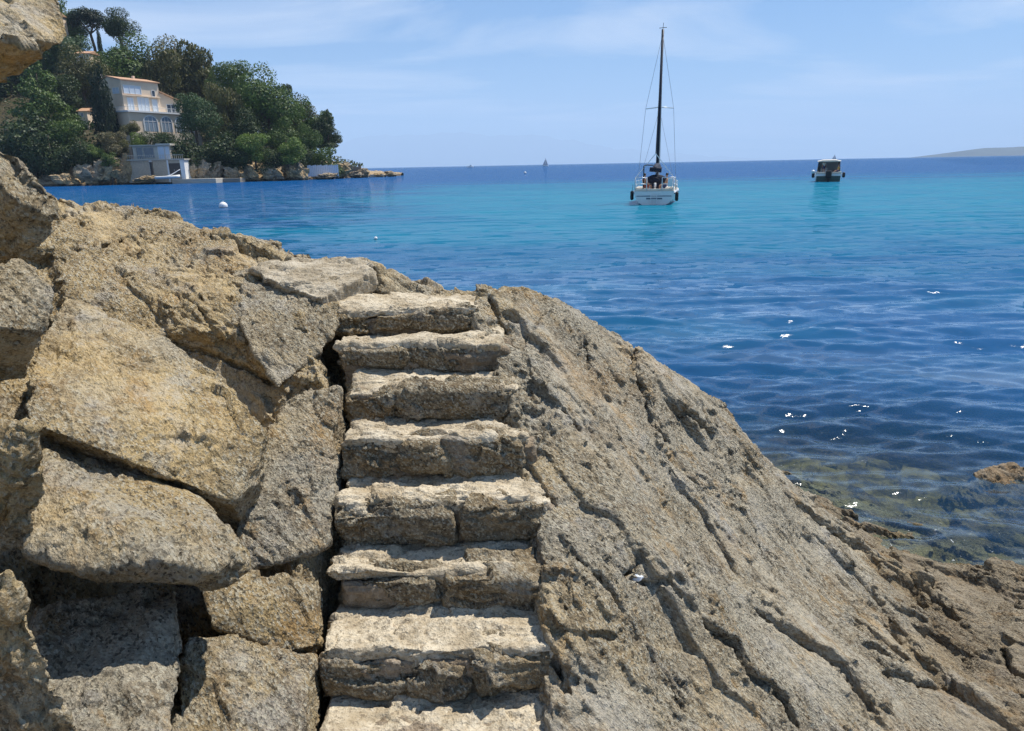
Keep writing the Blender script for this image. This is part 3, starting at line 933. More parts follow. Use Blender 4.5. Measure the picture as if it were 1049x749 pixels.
# wavelets: slopes of the surface, read point by point so that they survive at any distance
def slopes(scale, stretch, detail, rot, amp):
    mp__ = N(t, 'ShaderNodeMapping', ins={0: pos, 'Rotation': (0, 0, rot), 'Scale': (scale * stretch, scale, scale)})
    nz_ = N(t, 'ShaderNodeTexNoise', ins={'Vector': mp__.outputs[0], 'Scale': 1.0, 'Detail': detail, 'Roughness': 0.55, 'Distortion': 0.3})
    ce = N(t, 'ShaderNodeVectorMath', operation='SUBTRACT', ins={0: nz_.outputs['Color'], 1: (0.5, 0.5, 0.5)})
    return N(t, 'ShaderNodeVectorMath', operation='MULTIPLY', ins={0: ce.outputs[0], 1: (amp * 0.75, amp, 0)}).outputs[0]
lw = N(t, 'ShaderNodeAttribute', attribute_name='unresolved_waves').outputs['Fac']
acc = N(t, 'ShaderNodeVectorMath', operation='ADD', ins={0: slopes(0.55, 0.35, 2, 0.10, 0.6), 1: slopes(1.9, 0.30, 3, -0.10, 1.7)}).outputs[0]
acc = N(t, 'ShaderNodeVectorMath', operation='SCALE', ins={0: acc, 'Scale': lw}).outputs[0]
for a_ in ((8.0, 0.6, 3, 0.3, 0.27), (55.0, 0.8, 2, -0.4, 0.24)):
    acc = N(t, 'ShaderNodeVectorMath', operation='ADD', ins={0: acc, 1: slopes(*a_)}).outputs[0]
acc = N(t, 'ShaderNodeVectorMath', operation='ADD', ins={0: acc, 1: g.outputs['Normal']}).outputs[0]
nrm_ = N(t, 'ShaderNodeVectorMath', operation='NORMALIZE', ins={0: acc}).outputs[0]
gl = N(t, 'ShaderNodeBsdfGlossy', ins={'Color': (1, 1, 1, 1), 'Roughness': 0.03, 'Normal': nrm_})
fr = N(t, 'ShaderNodeFresnel', ins={'IOR': 1.45, 'Normal': nrm_})
fr2 = math_(t, 'MINIMUM', fr.outputs[0], mrange(t, lw, 0.2, 0.9, 0.85, 0.24))
sh = N(t, 'ShaderNodeMixShader', ins={0: fr2, 1: inner.outputs[0], 2: gl.outputs[0]})
# scraps of foam washing about in the shallows
fo1 = N(t, 'ShaderNodeTexNoise', ins={'Vector': pos, 'Scale': 17.0, 'Detail': 6, 'Roughness': 0.7, 'Distortion': 0.8})
fo2 = N(t, 'ShaderNodeTexNoise', ins={'Vector': pos, 'Scale': 0.9, 'Detail': 2})
fm = math_(t, 'MULTIPLY', mrange(t, fo1.outputs[0], 0.64, 0.70), math_(t, 'MULTIPLY', mrange(t, fo2.outputs[0], 0.46, 0.58), mrange(t, da.outputs['Fac'], 0.34, 0.04)))
foam = N(t, 'ShaderNodeBsdfDiffuse', ins={'Color': (0.75, 0.77, 0.76, 1)})
sh = N(t, 'ShaderNodeMixShader', ins={0: fm, 1: sh.outputs[0], 2: foam.outputs[0]})
N(t, 'ShaderNodeOutputMaterial', ins={0: sh.outputs[0]})
M_SEA = m
sea = link_mesh('sea', sea_me, M_SEA)
tag(sea, kind='structure')
# ------------------------------------------------------------------ headland
SH_PX = [(-420, 196), (-250, 194.5), (-100, 193), (-30, 192), (60, 190.6), (130, 189), (200, 187), (260, 186), (315, 184.2), (350, 182.6), (380, 181.2), (411, 180.0)]
SH = np.array([at_z(px, py, 0.0)[:2] for px, py in SH_PX])
SHp = np.array([p[0] for p in SH_PX], dtype=float)
DEPTH_T = [200, 200, 190, 170, 150, 130, 110, 95, 75, 48, 24, 7]     # how far inland the land goes behind each shore point
SLOPE = [.55, .55, .53, .47, .38, .27, .18, .10, .05, .03, .02, .01]
CAP = [95, 95, 85, 80, 68, 50, 40, 32, 26, 20, 12, 5]        # beyond this the hilltop is level
CLIFF = [7, 7, 7, 6.5, 6, 5.5, 5, 4.5, 3.2, 2.2, 1.5, 0.7]


def land_z(s, t):
    """height at shore parameter s (photo column of the shore point) and distance inland t"""
    T = np.interp(s, SHp, DEPTH_T)
    k = np.interp(s, SHp, SLOPE)
    cl = np.interp(s, SHp, CLIFF)
    z = -1.2 + 2.0 * sstep(-4, 2.5, t) + (cl - 0.8) * sstep(2.5, 12, t) + k * np.maximum(0, np.minimum(t, np.interp(s, SHp, CAP)) - 9)
    return z * sstep(1.0, 0.86, t / T) - 2.0 * sstep(0.86, 1.0, t / T)


def land_at(X, Y):
    """ground height below world point: the inland axis is +Y"""
    s = np.interp(X, SH[:, 0], SHp)
    t = Y - np.interp(X, SH[:, 0], SH[:, 1])
    return float(land_z(np.array([s]), np.array([t]))[0])


ss = np.linspace(-400, 411, 640)
ts = np.concatenate((np.linspace(-5, 16, 76), np.linspace(16.5, 200, 90)))
S_, T_ = np.meshgrid(ss, ts, indexing='ij')
S_, T_ = S_.ravel(), T_.ravel()
Tm = np.interp(S_, SHp, DEPTH_T)
Tt = np.minimum(T_, Tm * 1.02)
Xl = np.interp(S_, SHp, SH[:, 0])
Yl = np.interp(S_, SHp, SH[:, 1]) + Tt
Zl = land_z(S_, Tt)
Pl = np.c_[Xl, Yl, Zl]
jag = 2.2 * fbm(Pl * np.array((0.18, 0.10, 0.3)), 4, 91)
Yl = Yl + jag * sstep(16, 2, Tt)
l1, t1, e1 = facets(Pl * np.array((.28, .22, .45)) + 0.35 * np.c_[fbm(Pl * .5, 2, 3), fbm(Pl * .5, 2, 4), fbm(Pl * .5, 2, 5)], 92)
l2, t2, e2 = facets(Pl * np.array((.9, .7, 1.3)), 93)
rk = sstep(-3.5, 1, Tt) * sstep(22, 12, Tt)
szf = np.interp(S_, SHp, [1, 1, 1, 1, 1, 1, 1, 1, .8, .55, .45, .35])
Zl = Zl + rk * szf * (1.3 * l1 + 1.2 * t1 + 0.7 * l2 + 0.6 * t2 + 0.35 * fbm(Pl * .8, 3, 95)) + (1 - rk) * 0.8 * fbm(Pl * .09, 3, 96)
hm = mesh_np('headland', np.c_[Xl, Yl, Zl], grid_faces(len(ss), len(ts)))


def land_mat():
    m, t = new_mat('headland_rock')
    g = N(t, 'ShaderNodeNewGeometry')
    pos = g.outputs['Position']
    n1_ = N(t, 'ShaderNodeTexNoise', ins={'Vector': pos, 'Scale': 0.18, 'Detail': 6, 'Roughness': 0.65})
    n2_ = N(t, 'ShaderNodeTexNoise', ins={'Vector': pos, 'Scale': 1.2, 'Detail': 6, 'Roughness': 0.7})
    c = mixc(t, mrange(t, n1_.outputs[0], 0.4, 0.6), (0.50, 0.35, 0.18, 1), (0.40, 0.33, 0.24, 1))
    c = mixc(t, mrange(t, n2_.outputs[0], 0.5, 0.35, 0, 0.6), c, (0.16, 0.115, 0.07, 1))
    c = mixc(t, mrange(t, n2_.outputs[0], 0.56, 0.7, 0, 0.5), c, (0.56, 0.47, 0.33, 1))
    sz = N(t, 'ShaderNodeSeparateXYZ', ins={0: pos})
    zz_ = math_(t, 'ADD', sz.outputs[2], math_(t, 'MULTIPLY', n2_.outputs[0], 0.8))
    c = mixc(t, mrange(t, zz_, 1.15, 0.75), c, (0.13, 0.10, 0.07, 1))
    soil = mrange(t, math_(t, 'ADD', sz.outputs[2], math_(t, 'MULTIPLY', n1_.outputs[0], 8.0)), 9.5, 12.5)
    c = mixc(t, soil, c, mixc(t, n2_.outputs[0], (0.05, 0.055, 0.025, 1), (0.14, 0.105, 0.06, 1)))
    b1 = N(t, 'ShaderNodeBump', ins={'Height': n2_.outputs[0], 'Strength': 1.0, 'Distance': 0.6})
    b = N(t, 'ShaderNodeBsdfPrincipled', ins={'Base Color': c, 'Roughness': 0.9, 'Specular IOR Level': 0.2, 'Normal': b1.outputs[0]})
    N(t, 'ShaderNodeOutputMaterial', ins={0: b.outputs[0]})
    return m


M_LAND = land_mat()
hl = link_mesh('headland', hm, M_LAND)
tag(hl, kind='structure')


# ------------------------------------------------------------------ vegetation
def leaf_mat(name, a, b, c, sc=0.35):
    m, t = new_mat(name)
    g = N(t, 'ShaderNodeNewGeometry')
    n1_ = N(t, 'ShaderNodeTexNoise', ins={'Vector': g.outputs['Position'], 'Scale': sc, 'Detail': 3})
    rp = g.outputs['Random Per Island']
    c1 = mixc(t, mrange(t, n1_.outputs[0], 0.38, 0.62), (*a, 1), (*b, 1))
    c1 = mixc(t, mrange(t, rp, 0.55, 1.0, 0, 0.75), c1, (*c, 1))
    d = N(t, 'ShaderNodeBsdfPrincipled', ins={'Base Color': c1, 'Roughness': 0.55, 'Specular IOR Level': 0.3})
    tr = N(t, 'ShaderNodeBsdfTranslucent', ins={'Color': mixc(t, 1.0, c1, (1.0, 1.15, 0.5, 1), 'MULTIPLY')})
    mx = N(t, 'ShaderNodeMixShader', ins={0: 0.2, 1: d.outputs[0], 2: tr.outputs[0]})
    N(t, 'ShaderNodeOutputMaterial', ins={0: mx.outputs[0]})
    return m


L_DARK = leaf_mat('dark_needles', (0.026, 0.044, 0.015), (0.046, 0.072, 0.022), (0.085, 0.110, 0.032))
L_CYP = leaf_mat('cypress_scales', (0.010, 0.020, 0.009), (0.018, 0.032, 0.013), (0.034, 0.052, 0.020))
L_GREEN = leaf_mat('green_leaves', (0.054, 0.090, 0.022), (0.093, 0.145, 0.031), (0.155, 0.207, 0.044))
L_BRIGHT = leaf_mat('fresh_leaves', (0.085, 0.138, 0.024), (0.147, 0.207, 0.039), (0.217, 0.276, 0.066))
L_OLIVE = leaf_mat('olive_leaves', (0.078, 0.080, 0.026), (0.127, 0.121, 0.042), (0.202, 0.172, 0.068))
L_GREY = leaf_mat('grey_leaves', (0.132, 0.117, 0.061), (0.186, 0.159, 0.083), (0.287, 0.235, 0.132))
L_BLUE = leaf_mat('bluish_leaves', (0.046, 0.086, 0.033), (0.078, 0.124, 0.050), (0.139, 0.179, 0.077))
M_BARK = plain('bark', (0.105, 0.075, 0.05), 0.9, var=0.4, scale=3.0)


def crown_mesh(name, blobs, n, leaf, seed, drop=0.0, up=0.3):
    """blobs: (x,y,z,rx,ry,rz); leaf clumps scattered through the shells of the blobs"""
    rg = np.random.default_rng(seed)
    bl = np.array(blobs, dtype=float)
    wt = bl[:, 3] * bl[:, 4] + bl[:, 3] * bl[:, 5]
    idx = rg.choice(len(bl), n, p=wt / wt.sum())
    d = rg.normal(size=(n, 3)); d /= np.linalg.norm(d, axis=1)[:, None]
    rad = 1 - np.abs(rg.normal(0, 0.20, n))
    lump = 1 + 0.28 * fbm(d * 2.3 + idx[:, None] * 5.1, 3, seed)
    C = bl[idx, :3] + d * (rad * lump)[:, None] * bl[idx, 3:]
    nn = d + rg.normal(0, 0.55, (n, 3)) + np.array((0, 0, up))
    nn /= np.linalg.norm(nn, axis=1)[:, None]
    a = np.cross(nn, rg.normal(size=(n, 3))); a /= np.linalg.norm(a, axis=1)[:, None]
    b = np.cross(nn, a)
    L = leaf * rg.uniform(0.55, 1.35, n)[:, None]
    W = L * rg.uniform(0.45, 0.9, n)[:, None]
    tip = np.array((0, 0, -drop))
    V = np.stack((C - a * W * .5, C + b * L * .35 - a * W * .1 + nn * L * .12, C + a * W * .5 + tip * L, C - b * L * .5 + nn * L * -.10 + tip * L), 1).reshape(-1, 3)
    F = np.arange(n * 4).reshape(-1, 4)
    return mesh_np(name, V, F)


def blobs_round(rg, k, zc=0.55, zr=0.40, rmin=.16, rmax=.30):
    out = [(0, 0, zc, .30, .30, .28)]
    for i in range(k):
        a = rg.uniform(0, 6.28); r = .36 * math.sqrt(rg.random()); z = zc + zr * rg.uniform(-.85, 1) * math.sqrt(max(.05, 1 - (r / .5) ** 2))
        q = rg.uniform(rmin, rmax)
        out.append((r * math.cos(a), r * math.sin(a), min(z, 1 - q * .7), q, q, q * rg.uniform(.6, .95)))
    return out


def blobs_conifer(rg, k=16):
    out = []
    for i in range(k):
        f = (i + .5) / k
        rr_ = .46 * (1 - f) ** .7 + .04
        for j in range(3):
            a = rg.uniform(0, 6.28)
            q = rr_ * rg.uniform(.40, .62)
            out.append((rr_ * .6 * math.cos(a), rr_ * .6 * math.sin(a), .16 + .8 * f, q, q, .06))
    return out


def blobs_cypress(rg):
    return [(rg.normal(0, .05), rg.normal(0, .05), f, .42 * math.sin(math.pi * min(.97, .18 + f * .80)) ** .7 + .05, .42 * math.sin(math.pi * min(.97, .18 + f * .80)) ** .7 + .05, .10) for f in np.linspace(.06, .95, 13)]


def blobs_umbrella(rg):
    out = []
    for i in range(22):
        a = rg.uniform(0, 6.28); r = .40 * math.sqrt(rg.random())
        out.append((r * math.cos(a), r * math.sin(a), .64 + .20 * (1 - (r / .45) ** 2) + rg.uniform(-.03, .03), .15, .15, .12))
    return out


def blobs_euc(rg, k=15):
    out = []
    for i in range(k):
        a = rg.uniform(0, 6.28); r = .40 * math.sqrt(rg.random())
        z = .28 + .62 * rg.random() * (1 - .5 * (r / .42) ** 2)
        q = rg.uniform(.09, .17)
        out.append((r * math.cos(a), r * math.sin(a), z, q, q, q * rg.uniform(.8, 1.3)))
    return out


_pr = np.random.default_rng(5)
PROTO = {}
for k_ in range(3):
    PROTO['round', k_] = crown_mesh('round_crown', blobs_round(_pr, 15), 12000, .034, 10 + k_)
    PROTO['euc', k_] = crown_mesh('loose_crown', blobs_euc(_pr, 17 + k_), 10000, .031, 20 + k_, drop=.5, up=.1)
    PROTO['shrub', k_] = crown_mesh('shrub_crown', blobs_round(_pr, 11, .45, .42, .18, .32), 6500, .046, 30 + k_)
for k_ in range(2):
    PROTO['conifer', k_] = crown_mesh('conifer_crown', blobs_conifer(_pr), 10000, .034, 40 + k_, up=.7)
PROTO['cypress', 0] = crown_mesh('cypress_crown', blobs_cypress(_pr), 6500, .055, 50, up=.6)
PROTO['umbrella', 0] = crown_mesh('umbrella_crown', blobs_umbrella(_pr), 8000, .036, 60, up=.9)


def trunk_mb(kind, H, Wd, rg):
    mb = MB()
    r0 = max(.16, .022 * H)
    if kind == 'umbrella':
        top = .70 * H
        mb.tube([(0, 0, -1.0), (.02 * Wd, 0, .25 * H), (-.02 * Wd, 0, .46 * H), (-.03 * Wd, 0, .52 * H)], [r0 * 1.5, r0 * 1.2, r0 * 1.1, r0], 8)
        for a in (0.3, 1.5, 2.7, 3.9, 5.2):
            mb.tube([(-.03 * Wd, 0, .50 * H), (.14 * Wd * math.cos(a), .14 * Wd * math.sin(a), .60 * H), (.30 * Wd * math.cos(a), .30 * Wd * math.sin(a), .76 * H)], [r0 * .75, r0 * .5, r0 * .25], 6)
        return mb
    lean = rg.uniform(-.06, .06) * Wd
    mb.tube([(0, 0, -1.0), (lean * .4, 0, .25 * H), (lean, 0, .5 * H), (lean * .8, 0, .85 * H)], [r0 * 1.3, r0, r0 * .7, r0 * .2], 7)
    if kind in ('round', 'euc'):
        for q in range(5):
            a = rg.uniform(0, 6.28); z0 = rg.uniform(.22, .5) * H
            mb.tube([(lean * z0 / H, 0, z0), (.16 * Wd * math.cos(a), .16 * Wd * math.sin(a), z0 + .14 * H), (.33 * Wd * math.cos(a), .33 * Wd * math.sin(a), z0 + .27 * H)], [r0 * .6, r0 * .4, r0 * .12], 5)
    return mb


# photo column, photo row of the top, crown width in photo px, distance, kind, leaf material, name, label
TREES = [
    (48, -8, 46, 290, 'round', L_GREEN, 'evergreen_tree', 'tree cut by the photo top edge, above the pale overhanging crag'),
    (74, 11, 34, 284, 'round', L_GREEN, 'evergreen_tree', 'bushy green tree just left of the umbrella pine on the hilltop'),
    (89, 5, 39, 280, 'umbrella', L_CYP, 'umbrella_pine', 'umbrella pine with flat dark crown and bare trunk on the skyline'),
    (119, 7, 32, 276, 'round', L_DARK, 'pine_tree', 'dark ragged pine on the skyline right of the umbrella pine'),
    (99, 27, 5, 279, 'cypress', L_DARK, 'cypress_tree', 'thin small cypress on the skyline between the umbrella pine and the ragged pine'),
    (126, 34, 60, 252, 'round', L_GREEN, 'broadleaf_tree', 'broad green tree directly behind the villa roof'),
    (143, 52, 24, 256, 'euc', L_DARK, 'broadleaf_tree', 'narrow dark tree in the dip left of the great eucalyptus'),
    (66, 36, 52, 262, 'round', L_BLUE, 'evergreen_tree', 'dense dull green tree below the umbrella pine, above the brown tree'),
    (78, 48, 50, 236, 'round', L_OLIVE, 'broadleaf_tree', 'brownish olive tree left of the tall dark cypress'),
    (20, 25, 80, 268, 'round', L_GREEN, 'evergreen_tree', 'hillside tree mostly hidden behind the overhanging crag'),
    (34, 60, 74, 207, 'conifer', L_GREEN, 'cedar_tree', 'large spreading green cedar at the left edge above the water'),
    (98, 68, 25, 202, 'cypress', L_CYP, 'cypress_tree', 'tall almost black columnar cypress beside the villa'),
    (113, 110, 15, 203, 'cypress', L_CYP, 'cypress_tree', 'short clipped dark cypress between the columnar cypress and the villa'),
    (177, 31, 72, 252, 'euc', L_OLIVE, 'eucalyptus_tree', 'great olive eucalyptus on the skyline behind the villa'),
    (178, 38, 62, 256, 'round', L_OLIVE, 'eucalyptus_tree', 'green crown filling out the back of the great eucalyptus'),
    (205, 66, 26, 262, 'euc', L_DARK, 'broadleaf_tree', 'dark tree at the right flank of the great eucalyptus'),
    (197, 97, 44, 204, 'round', L_BLUE, 'broadleaf_tree', 'bluish green tree in front of the right wing of the villa'),
    (226, 79, 50, 218, 'euc', L_OLIVE, 'broadleaf_tree', 'olive brown tree right of the bluish green tree'),
    (224, 88, 44, 224, 'round', L_OLIVE, 'broadleaf_tree', 'dense olive crown close behind the olive brown tree'),
    (236, 62, 44, 240, 'round', L_GREEN, 'broadleaf_tree', 'tall tree forming the left shoulder of the dark grove'),
    (270, 66, 62, 228, 'round', L_GREEN, 'broadleaf_tree', 'largest tree of the dark grove with heavy hanging foliage'),
    (292, 82, 14, 232, 'euc', L_DARK, 'broadleaf_tree', 'wispy leaning tree top poking out right of the grove'),
    (308, 92, 56, 238, 'euc', L_GREEN, 'broadleaf_tree', 'loose crowned tree with sky gaps near the end of the grove'),
    (306, 108, 46, 242, 'round', L_OLIVE, 'broadleaf_tree', 'dull tree behind the loose crowned tree'),
    (334, 111, 30, 234, 'conifer', L_DARK, 'pine_tree', 'last dark pine at the tip of the wooded headland'),
    (326, 118, 34, 236, 'round', L_DARK, 'pine_tree', 'dark rounded pine just inland of the last pine'),
    (313, 128, 28, 222, 'round', L_GREEN, 'broadleaf_tree', 'lower green tree in front of the rounded pine'),
    (252, 84, 80, 258, 'round', L_DARK, 'evergreen_tree', 'dark tree filling the grove from behind'),
    (208, 78, 60, 262, 'round', L_DARK, 'evergreen_tree', 'dark tree glimpsed between the eucalyptus and the grove'),
    (294, 98, 60, 256, 'round', L_DARK, 'evergreen_tree', 'dark tree behind the right half of the grove'),
    (110, 56, 40, 262, 'round', L_DARK, 'evergreen_tree', 'dark tree behind the left gable of the villa'),
    (60, 78, 50, 225, 'round', L_DARK, 'evergreen_tree', 'dark tree between the green cedar and the brownish olive tree'),
    (246, 112, 40, 214, 'round', L_DARK, 'evergreen_tree', 'dark shadowy tree low in the middle of the grove'),
    (285, 118, 40, 220, 'round', L_GREEN, 'evergreen_tree', 'dense tree under the largest tree of the grove on its right'),
    (-40, 20, 120, 240, 'round', L_DARK, 'evergreen_tree', 'hillside tree beyond the left edge of the photo')]
SHRUBS = [
    (22, 104, 80, 196, L_DARK, 'deep shadowed thicket at the left edge below the cedar'),
    (70, 116, 44, 197, L_GREEN, 'thick green bush below the brownish olive tree'),
    (48, 130, 50, 190, L_DARK, 'dark bush on the rocks just above the knobbly outcrop'),
    (80, 136, 34, 189, L_DARK, 'dark low bush above the orange shore rocks'),
    (112, 131, 26, 192, L_GREY, 'grey dry bush left of the boathouse'),
    (143, 133, 22, 196, L_BRIGHT, 'bright green bush above the boathouse'),
    (132, 121, 18, 198, L_OLIVE, 'small olive bush in front of the villa terrace'),
    (160, 130, 32, 197, L_DARK, 'dark bush between the villa arches and the boathouse roof'),
    (189, 131, 44, 197, L_DARK, 'wide dark bush right of the boathouse roof'),
    (222, 130, 48, 200, L_DARK, 'dark brown undergrowth bush below the olive brown tree'),
    (258, 131, 36, 202, L_BRIGHT, 'fresh green bush at the foot of the grove'),
    (293, 136, 34, 206, L_BRIGHT, 'yellow green bush right of the fresh green bush'),
    (240, 146, 30, 199, L_DARK, 'dark bush hanging over the shore left of the tan boulder'),
    (275, 148, 30, 204, L_DARK, 'low dark bush under the yellow green bush'),
    (110, 154, 18, 187, L_GREEN, 'small round green bush on the bank left of the boathouse'),
    (96, 146, 16, 188, L_BRIGHT, 'pale green spiky bush on the bank below the cypress'),
    (122, 140, 18, 193, L_OLIVE, 'olive bush tucked behind the boathouse corner'),
    (205, 148, 30, 196, L_DARK, 'dark bush above the slipway rocks'),
    (308, 146, 26, 212, L_DARK, 'dark bush left of the white board fence'),
    (328, 146, 34, 222, L_GREEN, 'green bush standing right behind the white board fence'),
    (172, 146, 20, 194, L_GREEN, 'green bush beside the right end of the boathouse roof')]


def plant(px, top, wpx, Y, kind, mat, name, label, group, k, part, ground=None):
    P = at_y(px, top, Y)
    Wd = wpx * (Y * 0.94) / FPX
    zg = land_at(P[0], Y) if ground is None else ground
    H = max(P[2] - zg, 2.0)
    root = empty(name, (P[0], Y, zg), RNG.uniform(0, 6.28))
    tag(root, label, 'bush' if group.startswith('bush') else 'tree', group)
    keys = [q for q in PROTO if q[0] == kind]
    me = PROTO[keys[k % len(keys)]]
    if not me.materials: me.materials.append(mat)
    cro = link_mesh(part, me, None, root, smooth=False)
    cro.material_slots[0].link = 'OBJECT'
    cro.material_slots[0].material = mat
    ch = min(H, Wd * {'round': 1.15, 'euc': 1.35, 'shrub': 1.0, 'conifer': 1.5, 'cypress': 9, 'umbrella': 1.25}[kind]) if kind != 'cypress' else H
    # leaf clumps keep a real size on large crowns
    cro.scale = (Wd * 1.02, Wd * 1.02, ch)
    cro.location = (0, 0, H - ch)
    trunk_mb(kind, H, Wd, np.random.default_rng(k + 300)).build('trunk' if kind != 'shrub' else 'stem', M_BARK, root, True)


for k_, (px, top, wpx, Y, kind, mat, nm_, lb) in enumerate(TREES):
    plant(px, top, wpx, Y, kind, mat, nm_, lb, 'trees on the headland', k_, 'crown')
for k_, (px, top, wpx, Y, mat, lb) in enumerate(SHRUBS):
    plant(px, top, wpx, Y, 'shrub', mat, 'bush', lb, 'bushes above the far shore', k_, 'crown')
# low scrub that covers the slope between the trees
n_ = 15000
sv = RNG.uniform(-200, 350, n_)
tv = 10 + RNG.random(n_) ** 1.3 * 110
ok_ = tv < np.interp(sv, SHp, DEPTH_T) * .8
sv, tv = sv[ok_], tv[ok_]
zv = land_z(sv, tv)
C = np.c_[np.interp(sv, SHp, SH[:, 0]), np.interp(sv, SHp, SH[:, 1]) + tv, zv + RNG.uniform(0, 2.2, len(sv))]
C[:, 2] += 1.5 * fbm(C * .12, 2, 44)
nn = RNG.normal(size=C.shape) + np.array((0, -.5, 1)); nn /= np.linalg.norm(nn, axis=1)[:, None]
a_ = np.cross(nn, RNG.normal(size=C.shape)); a_ /= np.linalg.norm(a_, axis=1)[:, None]
b_ = np.cross(nn, a_)
L_ = RNG.uniform(.4, 1.1, len(C))[:, None]
Vv = np.stack((C - a_ * L_ * .5, C + b_ * L_ * .4, C + a_ * L_ * .5, C - b_ * L_ * .4), 1).reshape(-1, 3)
scrub = link_mesh('undergrowth', mesh_np('undergrowth', Vv, np.arange(len(Vv)).reshape(-1, 4)), L_DARK, smooth=False)
tag(scrub, 'dark low scrub covering the headland slope between the trees', 'undergrowth', kind='stuff')

# ------------------------------------------------------------------ buildings
M_CREAM = plain('cream_render', (0.80, 0.63, 0.46), 0.85, var=0.10, scale=0.6)
M_WHITE = plain('white_paint', (0.80, 0.79, 0.76), 0.5, var=0.05, scale=1.0)
M_GREYW = plain('grey_render', (0.60, 0.53, 0.43), 0.85, var=0.18, scale=0.8)
M_STONEW = plain('stone_wall', (0.52, 0.43, 0.32), 0.9, var=0.35, scale=2.2)
M_TILE = plain('roof_tile', (0.50, 0.29, 0.17), 0.8, var=0.22, scale=1.6)
M_GLASS = plain('window_glass', (0.06, 0.085, 0.12), 0.06, var=0.05, spec=1.0)
M_SKYG = plain('painted_sky_glass', (0.26, 0.33, 0.40), 0.1, var=0.06, spec=0.8)  # pale blue in the pane colour stands in for reflected sky
M_PALEPANE = plain('pale_blue_pane', (0.62, 0.68, 0.74), 0.35, var=0.06)  # pale bluish white for villa panes, boathouse doors and the windscreen
M_DARKW = plain('dark_timber', (0.07, 0.055, 0.045), 0.6, var=0.25)
M_CONC = plain('pale_concrete', (0.52, 0.47, 0.39), 0.85, var=0.18, scale=0.7)
M_CONCD = plain('dark_concrete', (0.26, 0.23, 0.19), 0.9, var=0.2, scale=0.9)


def bbox(mb, x0, x1, y0, y1, z0, z1, bevel=0.0):
    return mb.box(((x0 + x1) / 2, (y0 + y1) / 2, (z0 + z1) / 2), (x1 - x0, y1 - y0, z1 - z0), bevel=bevel)


vc = at_y(128, 113.6, 205)                       # near corner of the villa at terrace level
villa = empty('villa', vc, math.atan2(.875, .484))
tag(villa, 'cream three storey villa with low tiled roof and an arched lower storey among trees', 'house')
L1, L2, HE = 11.2, 11.2, 7.9
mb = MB()
# main block with a gable on its left end: ridge along x
mb.prism([(0, 0, 0), (0, L2, 0), (0, L2, HE - .5), (0, L2 * .48, HE + 1.1), (0, 0, HE)], (L1, 0, 0))
mb.build('wall', M_CREAM, villa)
mb = MB()
e_ = .45
mb.prism([(-e_, -e_, HE - .05), (-e_, L2 * .48, HE + 1.13), (-e_, L2 * .48, HE + 1.38), (-e_, -e_, HE + .20)], (L1 + 2 * e_, 0, 0))
mb.prism([(-e_, L2 * .48 + .003, HE + 1.13), (-e_, L2 + e_, HE - .6), (-e_, L2 + e_, HE - .35), (-e_, L2 * .48 + .003, HE + 1.38)], (L1 + 2 * e_, 0, 0))
roof = mb.build('roof', M_TILE, villa)
mb = MB(); bbox(mb, .6, 1.3, L2 - 1.6, L2 - .9, HE - .2, HE + 1.9); bbox(mb, .5, 1.4, L2 - 1.7, L2 - .8, HE + 1.903, HE + 2.05)
mb.build('chimney', M_WHITE, roof)
mb = MB(); bbox(mb, 7, 7.6, L2 * .4, L2 * .4 + .6, HE + .8, HE + 1.9); mb.build('chimney', M_CREAM, roof)


def window(parent, ax, a0, a1, z0, z1, off, mat, frame=M_WHITE, mull=1, name='window'):
    """opening on a wall: ax 'x' = wall facing -y at y=off, ax 'y' = wall facing -x at x=off"""
    f = MB(); p = MB(); t_ = .12
    def put(mb_, u0, u1, w0, w1, d0, d1):
        if ax == 'x': bbox(mb_, u0, u1, off - d1, off - d0, w0, w1)
        else: bbox(mb_, off - d1, off - d0, u0, u1, w0, w1)
    put(f, a0, a1, z0 - t_, z0, .004, .14); put(f, a0, a1, z1, z1 + t_, .004, .14)
    put(f, a0 - t_, a0, z0 - t_, z1 + t_, .004, .13); put(f, a1, a1 + t_, z0 - t_, z1 + t_, .004, .13)
    for q in range(1, mull + 1):
        u = a0 + (a1 - a0) * q / (mull + 1); put(f, u - .05, u + .05, z0, z1, .03, .11)
    wo = f.build(name, frame, parent)
    put(p, a0, a1, z0, z1, .006, .028)
    p.build('pane', mat, wo)
    return wo


window(villa, 'x', .6, 5.6, 4.6, 6.6, 0, M_PALEPANE, mull=2)
window(villa, 'x', 8.9, 9.8, 4.3, 5.8, 0, M_GLASS, mull=0)
window(villa, 'x', 1.2, 2.8, .2, 3.4, 0, M_PALEPANE, mull=1)
window(villa, 'x', 4.2, 7.5, .15, 3.7, 0, M_PALEPANE, mull=2)
window(villa, 'x', 8.6, 10.1, .2, 3.4, 0, M_PALEPANE, mull=0)
window(villa, 'y', 1.2, 3.8, 4.6, 6.0, 0, M_PALEPANE, mull=1)
window(villa, 'y', 7.6, 9.4, 1.6, 3.0, 0, M_GLASS, mull=1)
window(villa, 'y', 6.6, 7.2, 4.6, 5.1, 0, M_GLASS, mull=0)
mb = MB(); bbox(mb, -.3, L1, -.5, -.003, 3.95, 4.15); mb.build('ledge', M_CREAM, villa)
